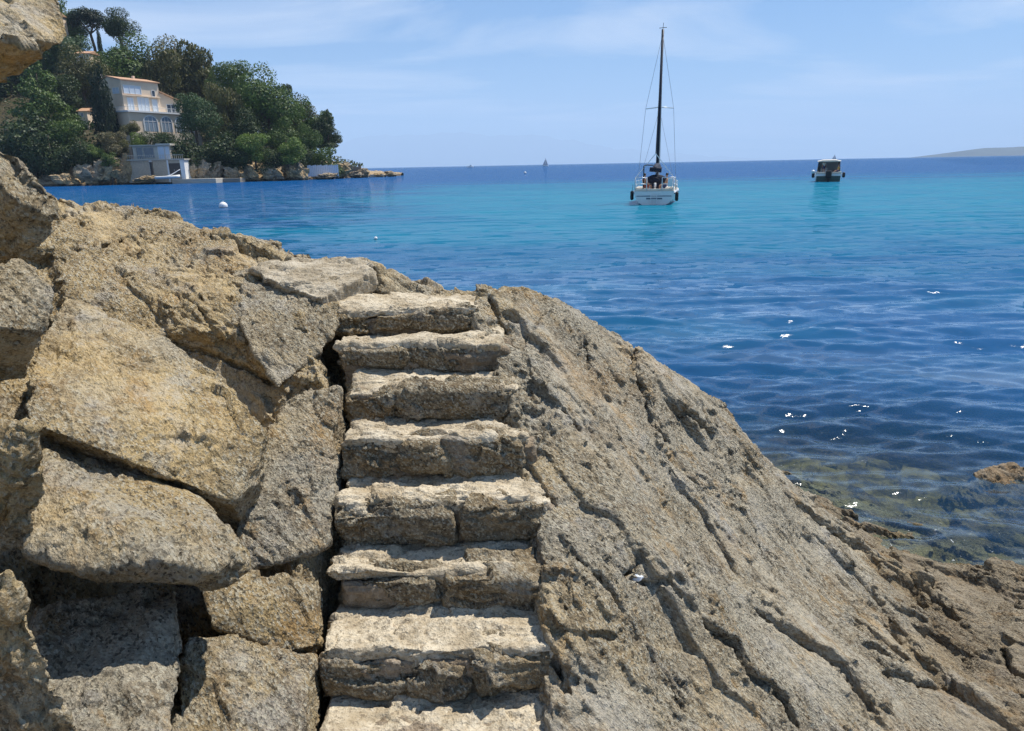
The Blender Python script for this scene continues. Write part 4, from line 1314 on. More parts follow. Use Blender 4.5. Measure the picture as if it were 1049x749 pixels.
# right wing under a lean-to roof
mb = MB(); mb.prism([(L1 + .003, .4, 0), (L1 + .003, .4, 5.6), (L1 + 7.5, .4, 3.1), (L1 + 7.5, .4, 0)], (0, 6.5, 0)); mb.build('wing_wall', M_CREAM, villa)
mb = MB(); mb.prism([(L1 + .006, -.3, 5.65), (L1 + 8.3, -.3, 2.95), (L1 + 8.3, -.3, 3.2), (L1 + .006, -.3, 5.92)], (0, 7.6, 0)); mb.build('wing_roof', M_TILE, villa)
window(villa, 'x', L1 + 2.2, L1 + 6.2, .3, 2.4, .4, M_GLASS, mull=2)
# lower storey with arches, terrace on top
LH = 5.6
arch = [(3.1, 7.0), (8.4, 11.6), (13.0, 15.8), (17.0, 19.6)]
mb = MB()
bbox(mb, -1.2, 21, -3.0, L2, -LH, -.45)
low = mb.build('lower_wall', M_CREAM, villa)
mb = MB(); bbox(mb, -1.6, 21.4, -3.5, L2 - .3, -.447, -.02); mb.build('terrace_slab', M_WHITE, villa)
for a0, a1 in arch:
    f = MB(); n_a = 10
    cx_, rw = (a0 + a1) / 2, (a1 - a0) / 2
    ring = [(a0 - .25, -LH + .3)] + [(cx_ - (rw + .25) * math.cos(math.pi * q / n_a), -2.6 + 1.55 * math.sin(math.pi * q / n_a)) for q in range(n_a + 1)] + [(a1 + .25, -LH + .3)]
    inn = [(a0, -LH + .3)] + [(cx_ - rw * math.cos(math.pi * q / n_a), -2.6 + 1.3 * math.sin(math.pi * q / n_a)) for q in range(n_a + 1)] + [(a1, -LH + .3)]
    for q in range(len(ring) - 1):
        f.prism([(ring[q][0], -3.16, ring[q][1]), (ring[q + 1][0], -3.16, ring[q + 1][1]), (inn[q + 1][0], -3.16, inn[q + 1][1]), (inn[q][0], -3.16, inn[q][1])], (0, .155, 0))
    for q in (1, 2):
        u = a0 + (a1 - a0) * q / 3; bbox(f, u - .06, u + .06, -3.10, -3.02, -LH + .3, -1.5)
    bbox(f, a0, a1, -3.10, -3.02, -2.72, -2.6)
    wo = f.build('arched_window', M_WHITE, villa)
    p = MB(); p.prism([(x_, -3.035, z_) for x_, z_ in inn], (0, .03, 0)); p.build('pane', M_SKYG, wo)
mb = MB()
for x_ in np.arange(-1.5, 21.3, .55): bbox(mb, x_ - .025, x_ + .025, -3.4, -3.35, -.017, .95)
bbox(mb, -1.55, 21.3, -3.42, -3.33, .953, 1.03)
for y_ in np.arange(-2.9, 8, .55): bbox(mb, -1.52, -1.47, y_ - .025, y_ + .025, -.017, .95)
bbox(mb, -1.54, -1.46, -3.2, 8, .953, 1.03)
mb.build('railing', M_WHITE, villa)
mb = MB(); bbox(mb, -1.205, 21.1, -3.1, 8.4, -LH - 9, -LH); mb.build('foundation', M_GREYW, villa)

bc = at_y(131.7, 181.4, 190)
bw = (at_y(190.7, 181.4, 190)[0] - bc[0])
boat_h = empty('boathouse', (bc[0], 190, bc[2]))
tag(boat_h, 'small grey boathouse on the waterfront with a dark door and a glazed room on top', 'boathouse')
mb = MB(); bbox(mb, 0, bw - 1.1, 0, 8, -1.5, 4.0); mb.build('wall', M_STONEW, boat_h)
for x0_, x1_, y0_, y1_ in ((bw - 1.1 + .003, bw, -.1, 8), (bw * .395, bw * .395 + .7, -.15, -.003), (bw * .70, bw * .725, -.12, -.003)):
    mb = MB(); bbox(mb, x0_, x1_, y0_, y1_, -1.5, 4.0); mb.build('pillar', M_WHITE, boat_h)
mb = MB(); bbox(mb, bw * .73, bw - 1.12, -.06, -.004, .1, 3.2)
dr = mb.build('door', M_DARKW, boat_h)
mb = MB(); bbox(mb, bw * .73 + 1.2, bw * .73 + 1.3, -.12, -.063, 1.4, 1.6); mb.build('handle', M_WHITE, dr)
mb = MB(); bbox(mb, -.5, bw + .3, -.5, 8.3, 4.003, 4.3); mb.build('terrace_slab', M_CONC, boat_h)
u0, u1 = bw * .103, bw * .75
mb = MB(); bbox(mb, u0, u1, 1.2, 7, 4.303, 7.6); mb.build('upper_wall', M_GREYW, boat_h)
mb = MB(); bbox(mb, u0 - .4, u1 - 3.2, .5, 7.4, 7.603, 7.85); bbox(mb, u1 - 3.197, u1 + .5, .4, 7.4, 7.603, 8.1); mb.build('roof', M_CONC, boat_h)
window(boat_h, 'x', u0 + 2.9, u0 + 5.4, 4.7, 7.2, 1.2, M_GLASS, M_CONC, mull=0)
window(boat_h, 'x', u0 + 1.0, u0 + 2.5, 4.5, 7.2, 1.2, M_GLASS, M_CONC, mull=0)
window(boat_h, 'x', u1 - 3.0, u1 - 1.6, 4.4, 7.3, 1.2, M_PALEPANE, M_WHITE, mull=0)
window(boat_h, 'x', u1 - 1.2, u1 - .3, 4.4, 7.3, 1.2, M_PALEPANE, M_WHITE, mull=0)
mb = MB()
for x_ in np.arange(-.3, bw + .2, .5): bbox(mb, x_ - .03, x_ + .03, -.4, -.34, 4.303, 5.2)
bbox(mb, -.35, bw + .2, -.42, -.32, 5.203, 5.3)
mb.build('railing', M_GREYW, boat_h)

M_POSTD = plain('black_post', (0.03, 0.03, 0.03), 0.6)
pp = at_y(157, 183, 187.5)
mb = MB(); bbox(mb, -.3, .3, -.3, .3, -1.5, 3.9); bbox(mb, -.35, .35, -.35, .35, 3.903, 4.05)
po = mb.build('mooring_post', M_POSTD); po.location = pp
tag(po, 'black mooring post standing in front of the boathouse wall', 'post')

# white dinghy drawn up in front of the boathouse
dp = at_y(172, 183.6, 186)
mb = MB()
secs = []
for f_ in np.linspace(0, 1, 9):
    wd_ = .95 * math.sin(math.pi * min(.5, .18 + f_ * .42)) * (1 - max(0, f_ - .55) ** 2 * 4.2)
    x_ = -3.0 + 6 * f_
    secs.append([(x_, -wd_, .75 + .3 * f_ * f_), (x_, -wd_ * .75, .25), (x_, 0, .05 + .3 * f_ ** 3), (x_, wd_ * .75, .25), (x_, wd_, .75 + .3 * f_ * f_), (x_, wd_ * .8, .55 + .3 * f_ * f_), (x_, 0, .42 + .3 * f_ * f_), (x_, -wd_ * .8, .55 + .3 * f_ * f_)])
dg_ = empty('dinghy', dp, 0.15)
tag(dg_, 'white dinghy with raised boom drawn up before the boathouse', 'dinghy')
mb.loft(secs); mb.build('hull', M_WHITE, dg_, True)
mb = MB(); mb.tube([(-.5, 0, .6), (1.2, 0, 1.2), (3.2, .1, 2.3)], [.12, .11, .09], 8); mb.build('boom', M_WHITE, dg_, True)


def slab(name, label, cat, px0, px1, py, Y, depth, h, mat, rz=0.0):
    a, b = at_y(px0, py, Y), at_y(px1, py, Y)
    mb = MB(); L = b[0] - a[0]
    bbox(mb, 0, L, 0, depth, -2.0, h, 0.12)
    o = mb.build(name, mat); o.location = (a[0], Y, a[2]); o.rotation_euler = (0, 0, rz)
    return tag(o, label, cat)


slab('slipway', 'pale concrete slipway running along the water right of the boathouse', 'slipway', 176, 222, 184.6, 189.5, 6, .25, M_CONC, -0.05)
slab('jetty', 'dark low jetty slab jutting from the rocks right of the slipway', 'jetty', 220, 246, 184.4, 193, 4, .35, M_CONCD)
slab('landing_stage', 'flat white concrete landing stage near the tip of the headland', 'landing stage', 379, 393, 179.2, 241, 4, .10, M_CONC)
# low ruined wall at the point
wl = at_y(359, 177.5, 238)
we_ = at_y(377, 177, 238)[0] - wl[0]
mb = MB(); bbox(mb, 0, we_ * .45, 0, .6, -2, 1.9); bbox(mb, we_ * .45 + .003, we_ * .62, .05, .55, -2, 2.4); bbox(mb, we_ * .72, we_, 0, .6, -2, 1.2)
rw_ = mb.build('ruined_wall', M_CONCD); rw_.location = wl
tag(rw_, 'low dark broken wall near the tip of the headland', 'wall')
# white board fence
f0, f1 = at_y(315.5, 179.6, 214), at_y(347, 178.0, 219)
fw = empty('board_fence', f0, math.atan2(f1[1] - f0[1], f1[0] - f0[0]))
tag(fw, 'bluish white upright board fence under the last pine', 'fence')
Lf = math.hypot(f1[1] - f0[1], f1[0] - f0[0])
mb = MB()
M_BOARD = plain('bluish_white_board', (0.66, 0.72, 0.80), 0.55, var=0.12, scale=0.9)
for q in range(17):
    x0_ = Lf * q / 17
    bbox(mb, x0_, x0_ + Lf / 17 - .05, 0, .06, -.4, 2.75 + .12 * math.sin(q * 2.1))
mb.build('board_panel', M_BOARD, fw)
for q in range(4):
    mb = MB(); bbox(mb, Lf * q / 3 - .08, Lf * q / 3 + .08, .063, .22, -1, 2.9); mb.build('post', M_GREYW, fw)

# glimpses of two more houses among the trees
for (px0, px1, pt, pb, Y, lb, mt) in [(81, 90, 114, 122, 224, 'pinkish house wall glimpsed left of the columnar cypress', M_CREAM), (78, 92, 55, 61, 246, 'low tiled house with a pale wall glimpsed on the hillside', M_CREAM), (48, 58, 15, 21, 272, 'tiny ochre house glimpsed near the hilltop at the left', M_CREAM)]:
    a, b, c_ = at_y(px0, pb, Y), at_y(px1, pb, Y), at_y(px0, pt, Y)
    h_ = empty('house', a)
    tag(h_, lb, 'house', 'houses half hidden among the trees')
    W_, H_ = b[0] - a[0], c_[2] - a[2]
    mb = MB(); bbox(mb, 0, W_, 0, 6, -6, H_); mb.build('wall', mt, h_)
    mb = MB(); mb.prism([(-.4, -.5, H_ + .003), (-.4, 6.5, H_ + .003), (-.4, 3, H_ + 1.1)], (W_ + .8, 0, 0)); mb.build('roof', M_TILE, h_)
    window(h_, 'x', W_ * .3, W_ * .55, H_ * .3, H_ * .75, 0, M_GLASS, mull=1)

# tan boulders along the far shore
for k_, (px, py, wpx, hpx, Y, lb) in enumerate([
        (112, 178, 26, 16, 188, 'tall tan boulder on the shore left of the boathouse'),
        (90, 182, 22, 12, 186, 'orange boulder on the shore below the dark bush'),
        (128, 180, 14, 18, 190, 'tan slanting rock leaning against the boathouse'),
        (204, 178, 22, 15, 195, 'bright tan boulder above the slipway'),
        (222, 179, 14, 11, 197, 'grey boulder beside the bright tan boulder'),
        (238, 180, 16, 8, 197, 'low brown boulder behind the dark jetty'),
        (300, 178, 22, 15, 208, 'large slanting tan boulder left of the white fence'),
        (278, 181, 18, 9, 203, 'flat grey boulder below the yellow green bush'),
        (256, 180, 14, 10, 201, 'rough brown boulder under the fresh green bush'),
        (352, 177, 16, 9, 225, 'tan rock hump right of the white fence'),
        (372, 178.5, 12, 6, 236, 'grey boulder beside the broken wall near the headland tip'),
        (399, 179.4, 12, 4, 246, 'low dark rock at the very tip of the headland'),
        (388, 180.4, 12, 3, 242, 'flat rock in the water before the white landing stage'),
        (364, 179.8, 14, 4, 232, 'low rock in the water before the broken wall'),
        (336, 181.6, 18, 4, 214, 'flat rock in the water before the white fence'),
        (150, 184.6, 20, 4, 187, 'flat rock in the water before the boathouse'),
        (66, 186, 20, 8, 184, 'low pale boulder at the waterline below the outcrop')]):
    P = at_y(px, py, Y)
    Wd, Hh = wpx * Y * .94 / FPX, hpx * Y * .94 / FPX
    bm = bmesh.new()
    bmesh.ops.create_icosphere(bm, subdivisions=5, radius=0.5)
    me = bpy.data.meshes.new('boulder'); bm.to_mesh(me); bm.free()
    v = get_v(me)
    l, tt, e = facets(v * 3.0 + k_ * 7, 200 + k_)
    l2_, t2_, e2_ = facets(v * 8.0 + k_ * 7, 230 + k_)
    v = v * (1 + .35 * l + .5 * tt + .10 * l2_ + .12 * t2_)[:, None]
    v = v * np.array((Wd, Wd * .8, Hh * 1.5)) + np.array((0, 0, Hh * .25))
    v[:, 0] += .25 * Wd * (v[:, 2] / Hh - .5) * RNG.uniform(-1, 1)
    set_v(me, v)
    o = link_mesh('boulder', me, M_LAND, smooth=False)
    o.location = P
    tag(o, lb, 'boulder', 'boulders along the far shore')

# ------------------------------------------------------------------ far land and air
def ridge(name, prof, Y, depth, mat, seed):
    """hill range: profile of photo points (column, row), base at sea level"""
    px = np.linspace(prof[0][0], prof[-1][0], 220)
    py = np.interp(px, [p[0] for p in prof], [p[1] for p in prof])
    top = np.array([at_y(a, b, Y) for a, b in zip(px, py)])
    xs_, hz = top[:, 0], np.maximum(top[:, 2], 0)
    hz = hz + 0.06 * hz.max() * np.array([mnoise.fractal(Vector((x_ / (Y * .02), seed, 0)), 1.0, 2.0, 6) for x_ in xs_]) * (hz > 1)
    q = np.linspace(-1, 1, 40)
    XX, QQ = np.meshgrid(np.arange(len(xs_)), q, indexing='ij')
    ht = hz[XX] * (1 - np.abs(QQ)) ** .8
    ht = ht * (1 + .25 * pnoise(np.c_[xs_[XX].ravel() / (Y * .03), QQ.ravel() * 4, QQ.ravel() * 0], seed).reshape(ht.shape) * np.abs(QQ))
    V = np.c_[xs_[XX].ravel(), (Y + QQ * depth).ravel(), ht.ravel() - 5]
    o = link_mesh(name, mesh_np(name, V, grid_faces(len(xs_), len(q))), mat)
    return tag(o, kind='structure')


M_HILL = plain('far_hillside', (0.045, 0.055, 0.05), 0.95, var=0.25, scale=0.004)
ridge('hills', [(970, 160.5), (982, 155.8), (995, 152.6), (1010, 150.8), (1030, 150.4), (1049, 149.4), (1090, 147), (1150, 149), (1230, 158)], 6000, 800, M_HILL, 3)
ridge('mountains', [(330, 173), (345, 150), (362, 141), (395, 137), (430, 138), (470, 134), (505, 139), (545, 137), (590, 144), (630, 152), (680, 156), (730, 160), (790, 164)], 35000, 3000, M_HILL, 8)
bm = bmesh.new()
bmesh.ops.create_cube(bm, size=1)
bmesh.ops.transform(bm, matrix=Matrix.Translation((0, 12000, 1092)) @ Matrix.Diagonal((110000, 60000, 2200, 1)), verts=bm.verts)
me = bpy.data.meshes.new('haze'); bm.to_mesh(me); bm.free()
m, t = new_mat('sea_air')
pv = N(t, 'ShaderNodeVolumePrincipled', ins={'Color': (0.66, 0.82, 0.965, 1), 'Density': 0.85e-4})
N(t, 'ShaderNodeOutputMaterial', ins={1: pv.outputs[0]})
hz_ = link_mesh('haze', me, m, smooth=False)
tag(hz_, 'thin pale sea haze over the bay', 'haze', kind='stuff')
# ------------------------------------------------------------------ boats, buoys, people
M_GEL = plain('white_gelcoat', (0.78, 0.78, 0.76), 0.25, var=0.04)
M_GELB = plain('cream_deck', (0.66, 0.60, 0.50), 0.5, var=0.06)
M_NAVYC = plain('navy_canvas', (0.012, 0.016, 0.035), 0.8)
M_ALU = plain('dark_anodised_mast', (0.10, 0.10, 0.11), 0.4, metal=0.3)
M_STEEL = plain('stainless_steel', (0.78, 0.78, 0.78), 0.35, metal=0.3)
M_WIRE = plain('rigging_wire', (0.42, 0.43, 0.46), 0.5)
M_RUB = plain('black_rubber', (0.015, 0.015, 0.018), 0.6)
M_TEAK = plain('teak', (0.33, 0.20, 0.10), 0.7, var=0.2)
M_STRIPE = plain('grey_blue_stripe', (0.08, 0.12, 0.18), 0.3)
M_GREENB = plain('dark_grey_green', (0.045, 0.085, 0.075), 0.6)  # dark grey-green for the panel over most of the motor boat's transom
M_SKIN = plain('tanned_skin', (0.50, 0.26, 0.16), 0.6, var=0.05)
M_HAIR = plain('dark_hair', (0.03, 0.02, 0.015), 0.6)
M_RED = plain('red_cloth', (0.35, 0.06, 0.04), 0.8)
M_YEL = plain('mustard_shirt', (0.55, 0.33, 0.06), 0.8)
M_PALE = plain('pale_shirt', (0.60, 0.62, 0.58), 0.8)
M_BLUEC = plain('blue_cloth', (0.04, 0.07, 0.18), 0.8)


def skin_mesh(name, verts, edges, radii):
    me = bpy.data.meshes.new(name)
    me.from_pydata(verts, edges, [])
    o = bpy.data.objects.new(name, me)
    COL.objects.link(o)
    o.modifiers.new('skin', 'SKIN')
    for i, r in enumerate(radii):
        me.skin_vertices[0].data[i].radius = (r, r)
    me.skin_vertices[0].data[0].use_root = True
    s = o.modifiers.new('sub', 'SUBSURF'); s.levels = 2
    dg = bpy.context.evaluated_depsgraph_get()
    out = bpy.data.meshes.new_from_object(o.evaluated_get(dg))
    bpy.data.objects.remove(o)
    return out


def person(label, loc, rz, shirt=None, shorts=M_BLUEC, lean=0.1, stand=False, group=None, parent=None):
    """figure facing +y; seated with the seat at z=0, or standing with the feet at z=0"""
    root = empty('person', loc, rz)
    tag(root, label, 'person', group)
    z0 = 0.92 if stand else 0.10
    V = [(0, 0, z0), (0, -lean * .25, z0 + .20), (0, -lean * .5, z0 + .40), (0, -lean * .6, z0 + .50), (0, -lean * .45, z0 + .58), (0, -lean * .4, z0 + .66), (0, -lean * .3 + .01, z0 + .77), (0, -lean * .3, z0 + .82)]
    rad = [.135, .125, .140, .085, .055, .085, .098, .055]
    E = [(i, i + 1) for i in range(7)]
    for s in (-1, 1):
        b = len(V)
        V += [(s * .19, -lean * .5, z0 + .45), (s * .25, .02, z0 + .20), (s * .20, .20, z0 + .05 if not stand else z0 - .02), (s * .18, .27, z0 + .04 if not stand else z0 - .10), (s * .17, .33, z0 + .03 if not stand else z0 - .14)]
        rad += [.062, .046, .035, .032, .022]
        E += [(2, b), (b, b + 1), (b + 1, b + 2), (b + 2, b + 3), (b + 3, b + 4)]
        c = len(V)
        if stand:
            V += [(s * .10, .01, z0 - .08), (s * .11, .03, z0 - .45), (s * .12, 0, .09), (s * .13, .15, .04)]
        else:
            V += [(s * .10, .08, z0 - .01), (s * .15, .45, z0 + .02), (s * .15, .42, z0 - .38), (s * .16, .57, z0 - .44)]
        rad += [.092, .062, .042, .03]
        E += [(0, c), (c, c + 1), (c + 1, c + 2), (c + 2, c + 3)]
    link_mesh('body', skin_mesh('body', V, E, rad), M_SKIN, root)
    mb = MB(); mb.ball((0, -lean * .3 - .025, z0 + .81), .108, 2, (1, 1, .85)); mb.build('hair', M_HAIR, root, True)
    mb = MB()
    for s in (-1, 1): mb.ball((s * .035, -lean * .3 + .098, z0 + .765), .011, 1)
    mb.build('eyes', M_HAIR, root)
    V2, R2, E2 = [(0, 0, z0 - .01)], [.155], []
    for s in (-1, 1):
        c = len(V2)
        V2 += [V[13 - 0][0:0] or (s * .10, .06, z0 - .03), (s * .13, .28, z0) if not stand else (s * .11, .02, z0 - .30)]
        R2 += [.112, .092]
        E2 += [(0, c), (c, c + 1)]
    link_mesh('shorts', skin_mesh('shorts', V2, E2, R2), shorts, root)
    if shirt:
        V3 = [(0, 0, z0 + .06), (0, -lean * .25, z0 + .20), (0, -lean * .5, z0 + .41), (0, -lean * .58, z0 + .50)]
        R3 = [.150, .142, .158, .09]
        E3 = [(0, 1), (1, 2), (2, 3)]
        for s in (-1, 1):
            c = len(V3)
            V3 += [(s * .19, -lean * .5, z0 + .45), (s * .235, 0, z0 + .28)]
            R3 += [.075, .065]
            E3 += [(2, c), (c, c + 1)]
        link_mesh('shirt', skin_mesh('shirt', V3, E3, R3), shirt, root)
    return root


def hull_secs(L, B, fb, draft, n=15, tr=0.78, k=9, sheer=.35, ex=.55):
    secs = []
    for f in np.linspace(0, 1, n):
        y = L * f
        w_ = B / 2 * (tr + (1 - tr) * math.sin(math.pi * min(f / .84, 1) / 2 * 1.0) if f < .42 else 1) * (1 if f < .42 else max(0.015, 1 - ((f - .42) / .58) ** 2.2))
        zt_ = fb + sheer * max(0, f - .25) ** 2
        zk = -draft * max(.02, math.sin(math.pi * (.14 + .80 * f))) + .05 * f
        sec = []
        for q in range(k):
            a = math.pi * q / (k - 1)
            cx_ = -math.cos(a)
            sec.append((w_ * (abs(cx_) ** ex) * (1 if cx_ > 0 else -1), y - (.0 if f > 0 else 0), zk + (zt_ - zk) * (1 - math.sin(a)) ** 1.0 if True else 0))
        secs.append(sec)
    return secs


# --- anchored sailing yacht, seen from astern
P = at_z(669.5, 210.0, 0.0)
Yb = P[1]
MPP = Yb / 727 * .985 + .0006 * 0
yacht = empty('sailing_yacht', (P[0], P[1], 0), R(-5))
yacht.rotation_euler = (0, R(0.2), R(-13.5))
tag(yacht, 'white sailing yacht at anchor with sails down and a tall dark mast, seen from astern', 'sailboat')
LB, BM, FB = 10.2, 3.30, .98
hs = hull_secs(LB, BM * 1.04, FB, .42, tr=.84, k=13, ex=.82)
mb = MB(); mb.loft(hs, close=True, cap=True); hull = mb.build('hull', M_GEL, yacht, True)
for p_ in hull.data.polygons: p_.use_smooth = abs(p_.normal.y) < .9
mb = MB()
for s in (-1, 1):
    mb.tube([((sec[0][0] if s < 0 else sec[-1][0]) * 1.012, sec[0][1], sec[0][2] - .16) for sec in hs[:-1]], .045, 6)
mb.build('rub_stripe', M_STRIPE, hull, True)
mb = MB(); bbox(mb, -1.25, 1.25, -.012, .003, .60, .66); bbox(mb, -.55, .60, -.014, .003, .40, .50); mb.build('transom_marking', M_STRIPE, hull)
# bathing ladder folded on the transom
mb = MB()
for s in (-.22, .22): mb.tube([(s, -.10, .86), (s, -.14, .10)], .022, 6)
for z_ in (.2, .42, .64): mb.tube([(-.22, -.13, z_), (.22, -.13, z_)], .018, 6)
mb.build('bathing_ladder', M_STEEL, yacht)
# deck with cockpit well
mb = MB()
bbox(mb, -1.36, -.78, .25, 3.3, FB - .02, FB + .26, .05); bbox(mb, .78, 1.36, .25, 3.3, FB - .02, FB + .26, .05)
bbox(mb, -1.30, 1.30, .06, .24, FB - .01, FB + .16, .03)
mb.build('cockpit_coaming', M_GELB, yacht)
mb = MB(); mb.loft([[( -1.05, 3.3, FB), (1.05, 3.3, FB), (.92, 3.5, FB + .55), (-.92, 3.5, FB + .55)], [(-.95, 6.6, FB), (.95, 6.6, FB), (.80, 6.5, FB + .45), (-.80, 6.5, FB + .45)], [(-.45, 8.2, FB + .08), (.45, 8.2, FB + .08), (.3, 8.1, FB + .15), (-.3, 8.1, FB + .15)]]); mb.build('coachroof', M_GEL, yacht)
mb = MB(); mb.loft([[p for p in [(sec[0][0] * .98, sec[0][1], sec[0][2] - .02), (sec[-1][0] * .98, sec[0][1], sec[0][2] - .02), (sec[-1][0] * .98, sec[0][1], sec[0][2] + .02), (sec[0][0] * .98, sec[0][1], sec[0][2] + .02)]] for sec in hs[:-1]]); mb.build('deck', M_GELB, yacht)
mb = MB(); bbox(mb, -.36, .36, 3.26, 3.32, FB + .02, FB + .52); mb.build('companionway', M_NAVYC, yacht)
# sprayhood
mb = MB()
arc = lambda y_, z_, w_: [(w_ * math.cos(math.pi * q / 8), y_, FB + .5 + z_ * math.sin(math.pi * q / 8)) for q in range(9)]
mb.loft([arc(3.2, .62, .92), arc(3.7, .62, .95), arc(4.5, .10, .95)], close=True, cap=True); mb.build('sprayhood', M_NAVYC, yacht, True)
# mast and boom
MY = 4.6
ztop = 12.5
mb = MB(); mb.tube([(0, MY, FB + .3), (0.0, MY, 6), (.02, MY - .05, ztop)], [.125, .12, .095], 10); mast = mb.build('mast', M_ALU, yacht, True)
mb = MB(); mb.tube([(0, MY - .16, 2.4), (0, MY - .17, 7), (.01, MY - .14, 11.8)], [.10, .085, .05], 8); mb.build('furled_mainsail', M_NAVYC, mast, True)
mb = MB(); mb.tube([(-1.05, MY, 6.95), (0, MY, 7.05), (1.05, MY, 6.95)], [.035, .05, .035], 6); mb.build('spreaders', M_GEL, mast, True)
mb = MB(); mb.tube([(0.02, MY, ztop), (.05, MY, ztop + .45)], .018, 5); mb.tube([(-.25, MY, ztop + .1), (.3, MY, ztop + .12)], .022, 5); mb.build('masthead_antenna', M_RUB, mast)
mb = MB(); mb.tube([(0, MY - .1, 2.35), (0, .9, 2.42)], .07, 8); boom = mb.build('boom', M_ALU, yacht, True)
mb = MB(); mb.tube([(0, MY - .2, 2.66), (-.03, 3, 2.62), (0, 1.2, 2.56), (0, .8, 2.52)], [.30, .27, .20, .12], 10); mb.tube([(-.42, 1.0, 2.50), (.45, 1.0, 2.46)], [.16, .20], 8); mb.build('sail_cover', M_NAVYC, boom, True)
mb = MB()
mb.tube([(0, MY - .3, 2.4), (-.25, 3.5, FB + .6)], .03, 5)
mb.build('mainsheet', M_WIRE, yacht)
mb = MB()
for s in (-1, 1):
    mb.tube([(s * 1.50, MY - .2, FB), (s * 1.05, MY, 6.95), (0.02, MY, ztop - .3)], .013, 4)
    mb.tube([(s * 1.45, MY - .5, FB), (0, MY, 6.9)], .011, 4)
mb.tube([(0, LB - .15, FB + .3), (0.02, MY, ztop - .2)], .05, 6)
mb.build('shroud_wires', M_WIRE, yacht)
mb = MB()
mb.tube([(0.0, .55, 3.6), (.02, MY - .1, ztop - .02)], .03, 5)
mb.build('backstay', M_RUB, yacht)
mb = MB()
for s in (-1, 1): mb.tube([(0.0, .55, 3.6), (s * 1.36, .12, FB + .95)], .03, 5)
mb.build('backstay_bridle', M_GEL, yacht)
# pushpit rails and lifelines
for s in (-1, 1):
    mb = MB()
    mb.tube([(s * .55, .08, FB), (s * .55, .06, FB + .95), (s * 1.36, .08, FB + .95), (s * 1.46, 1.4, FB + .92), (s * 1.48, 1.45, FB)], .042, 6)
    mb.tube([(s * .55, .06, FB + .5), (s * 1.36, .08, FB + .5), (s * 1.46, 1.4, FB + .5)], .032, 6)
    mb.tube([(s * 1.36, .08, FB + .95), (s * 1.36, .08, FB)], .04, 6)
    mb.build('pushpit_rail', M_STEEL, yacht, True)
    mb = MB()
    for z_ in (.32, .62): mb.tube([(s * 1.46, 1.4, FB + z_), (s * 1.60, 4.5, FB + z_), (s * 1.2, 7.6, FB + z_ + .05), (s * .3, 9.9, FB + z_ + .15)], .012, 4)
    for y_, x_ in ((3, 1.56), (4.6, 1.60), (6.2, 1.48), (7.6, 1.2)): mb.tube([(s * x_, y_, FB), (s * x_, y_, FB + .66)], .016, 5)
    mb.build('lifeline', M_STEEL, yacht)
mb = MB(); mb.tube([(-.78, .2, FB), (-.80, .2, 2.75), (-.62, .2, 2.82), (-.15, .2, 2.80)], .045, 6); mb.build('davit_pole', M_RUB, yacht, True)
mb = MB(); bbox(mb, .95, 1.30, -.02, .10, FB + .30, FB + .9, .06); mb.build('lifebuoy', M_GEL, yacht)
mb = MB(); mb.tube([(0, 1.45, FB - .02), (0, 1.45, FB + .55)], .08, 8); ped = mb.build('steering_pedestal', M_GEL, yacht, True)
mb = MB(); mb.tube([(.36 * math.cos(a), 1.40, FB + .55 + .36 * math.sin(a)) for a in np.linspace(0, 2 * math.pi, 22)], .022, 6, caps=False); mb.build('steering_wheel', M_RUB, ped, True)
for s, z_ in ((-1, .15), (1, .05)):
    mb = MB(); mb.tube([(0, 0, .30), (0, 0, .22), (0, 0, -.30), (0, 0, -.38)], [.05, .13, .13, .05], 10); mb.tube([(0, 0, .3), (-s * .05, 0, .75)], .015, 4)
    f_ = mb.build('fender', M_RUB, yacht, True); f_.location = (s * 1.62, .9 if s > 0 else .6, .55 + z_); f_['label'] = 'black fender hanging at the stern'
bpy.context.view_layer.update()
Mw = yacht.matrix_world
person('bare chested person sitting on the left side of the yacht cockpit', Mw @ Vector((-.72, 1.2, FB + .26)), R(-60), None, M_RED, .15, group='people aboard the sailing yacht')
person('bare chested person sitting on the right side of the yacht cockpit', Mw @ Vector((.80, 1.3, FB + .26)), R(70), None, M_BLUEC, .12, group='people aboard the sailing yacht')

# --- cabin motor boat
P = at_z(848, 186.3, 0.0)
mbt = empty('motor_boat', (P[0], P[1], 0), R(-22))
tag(mbt, 'small cabin motor boat at anchor with a cream hardtop and dark outboard engine', 'motorboat')
LB2, BM2, FB2 = 7.2, 3.15, 1.0
hs = hull_secs(LB2, BM2, FB2, .45, tr=.92, sheer=.6)
mb = MB(); mb.loft(hs); hu = mb.build('hull', M_GEL, mbt, True)
for p_ in hu.data.polygons: p_.use_smooth = abs(p_.normal.y) < .9
mb = MB(); bbox(mb, -1.3, 1.3, -.02, .003, .02, .74); mb.build('transom_band', M_GREENB, hu)
mb = MB(); bbox(mb, -1.42, -1.08, .05, 2.6, FB2 + .003, FB2 + .28, .05); bbox(mb, 1.08, 1.42, .05, 2.6, FB2 + .003, FB2 + .28, .05); bbox(mb, -1.05, -.35, .05, .4, FB2 + .003, FB2 + .22, .04); bbox(mb, .35, 1.05, .05, .4, FB2 + .003, FB2 + .22, .04); mb.build('coaming', M_GELB, mbt)
mb = MB(); bbox(mb, -1.0, 1.0, .5, 3.0, FB2 - .1, FB2 + .02); mb.build('cockpit_sole', M_NAVYC, mbt)
mb = MB()
for s in (-1, 1):
    mb.loft([[(s * 1.28, 2.4, FB2), (s * 1.28, 4.6, FB2 + .1), (s * 1.20, 4.6, FB2 + .1), (s * 1.20, 2.4, FB2)], [(s * 1.16, 2.3, 2.5), (s * 1.12, 3.9, 2.55), (s * 1.04, 3.9, 2.55), (s * 1.08, 2.3, 2.5)]])
mb.build('cabin_side', M_RUB, mbt)
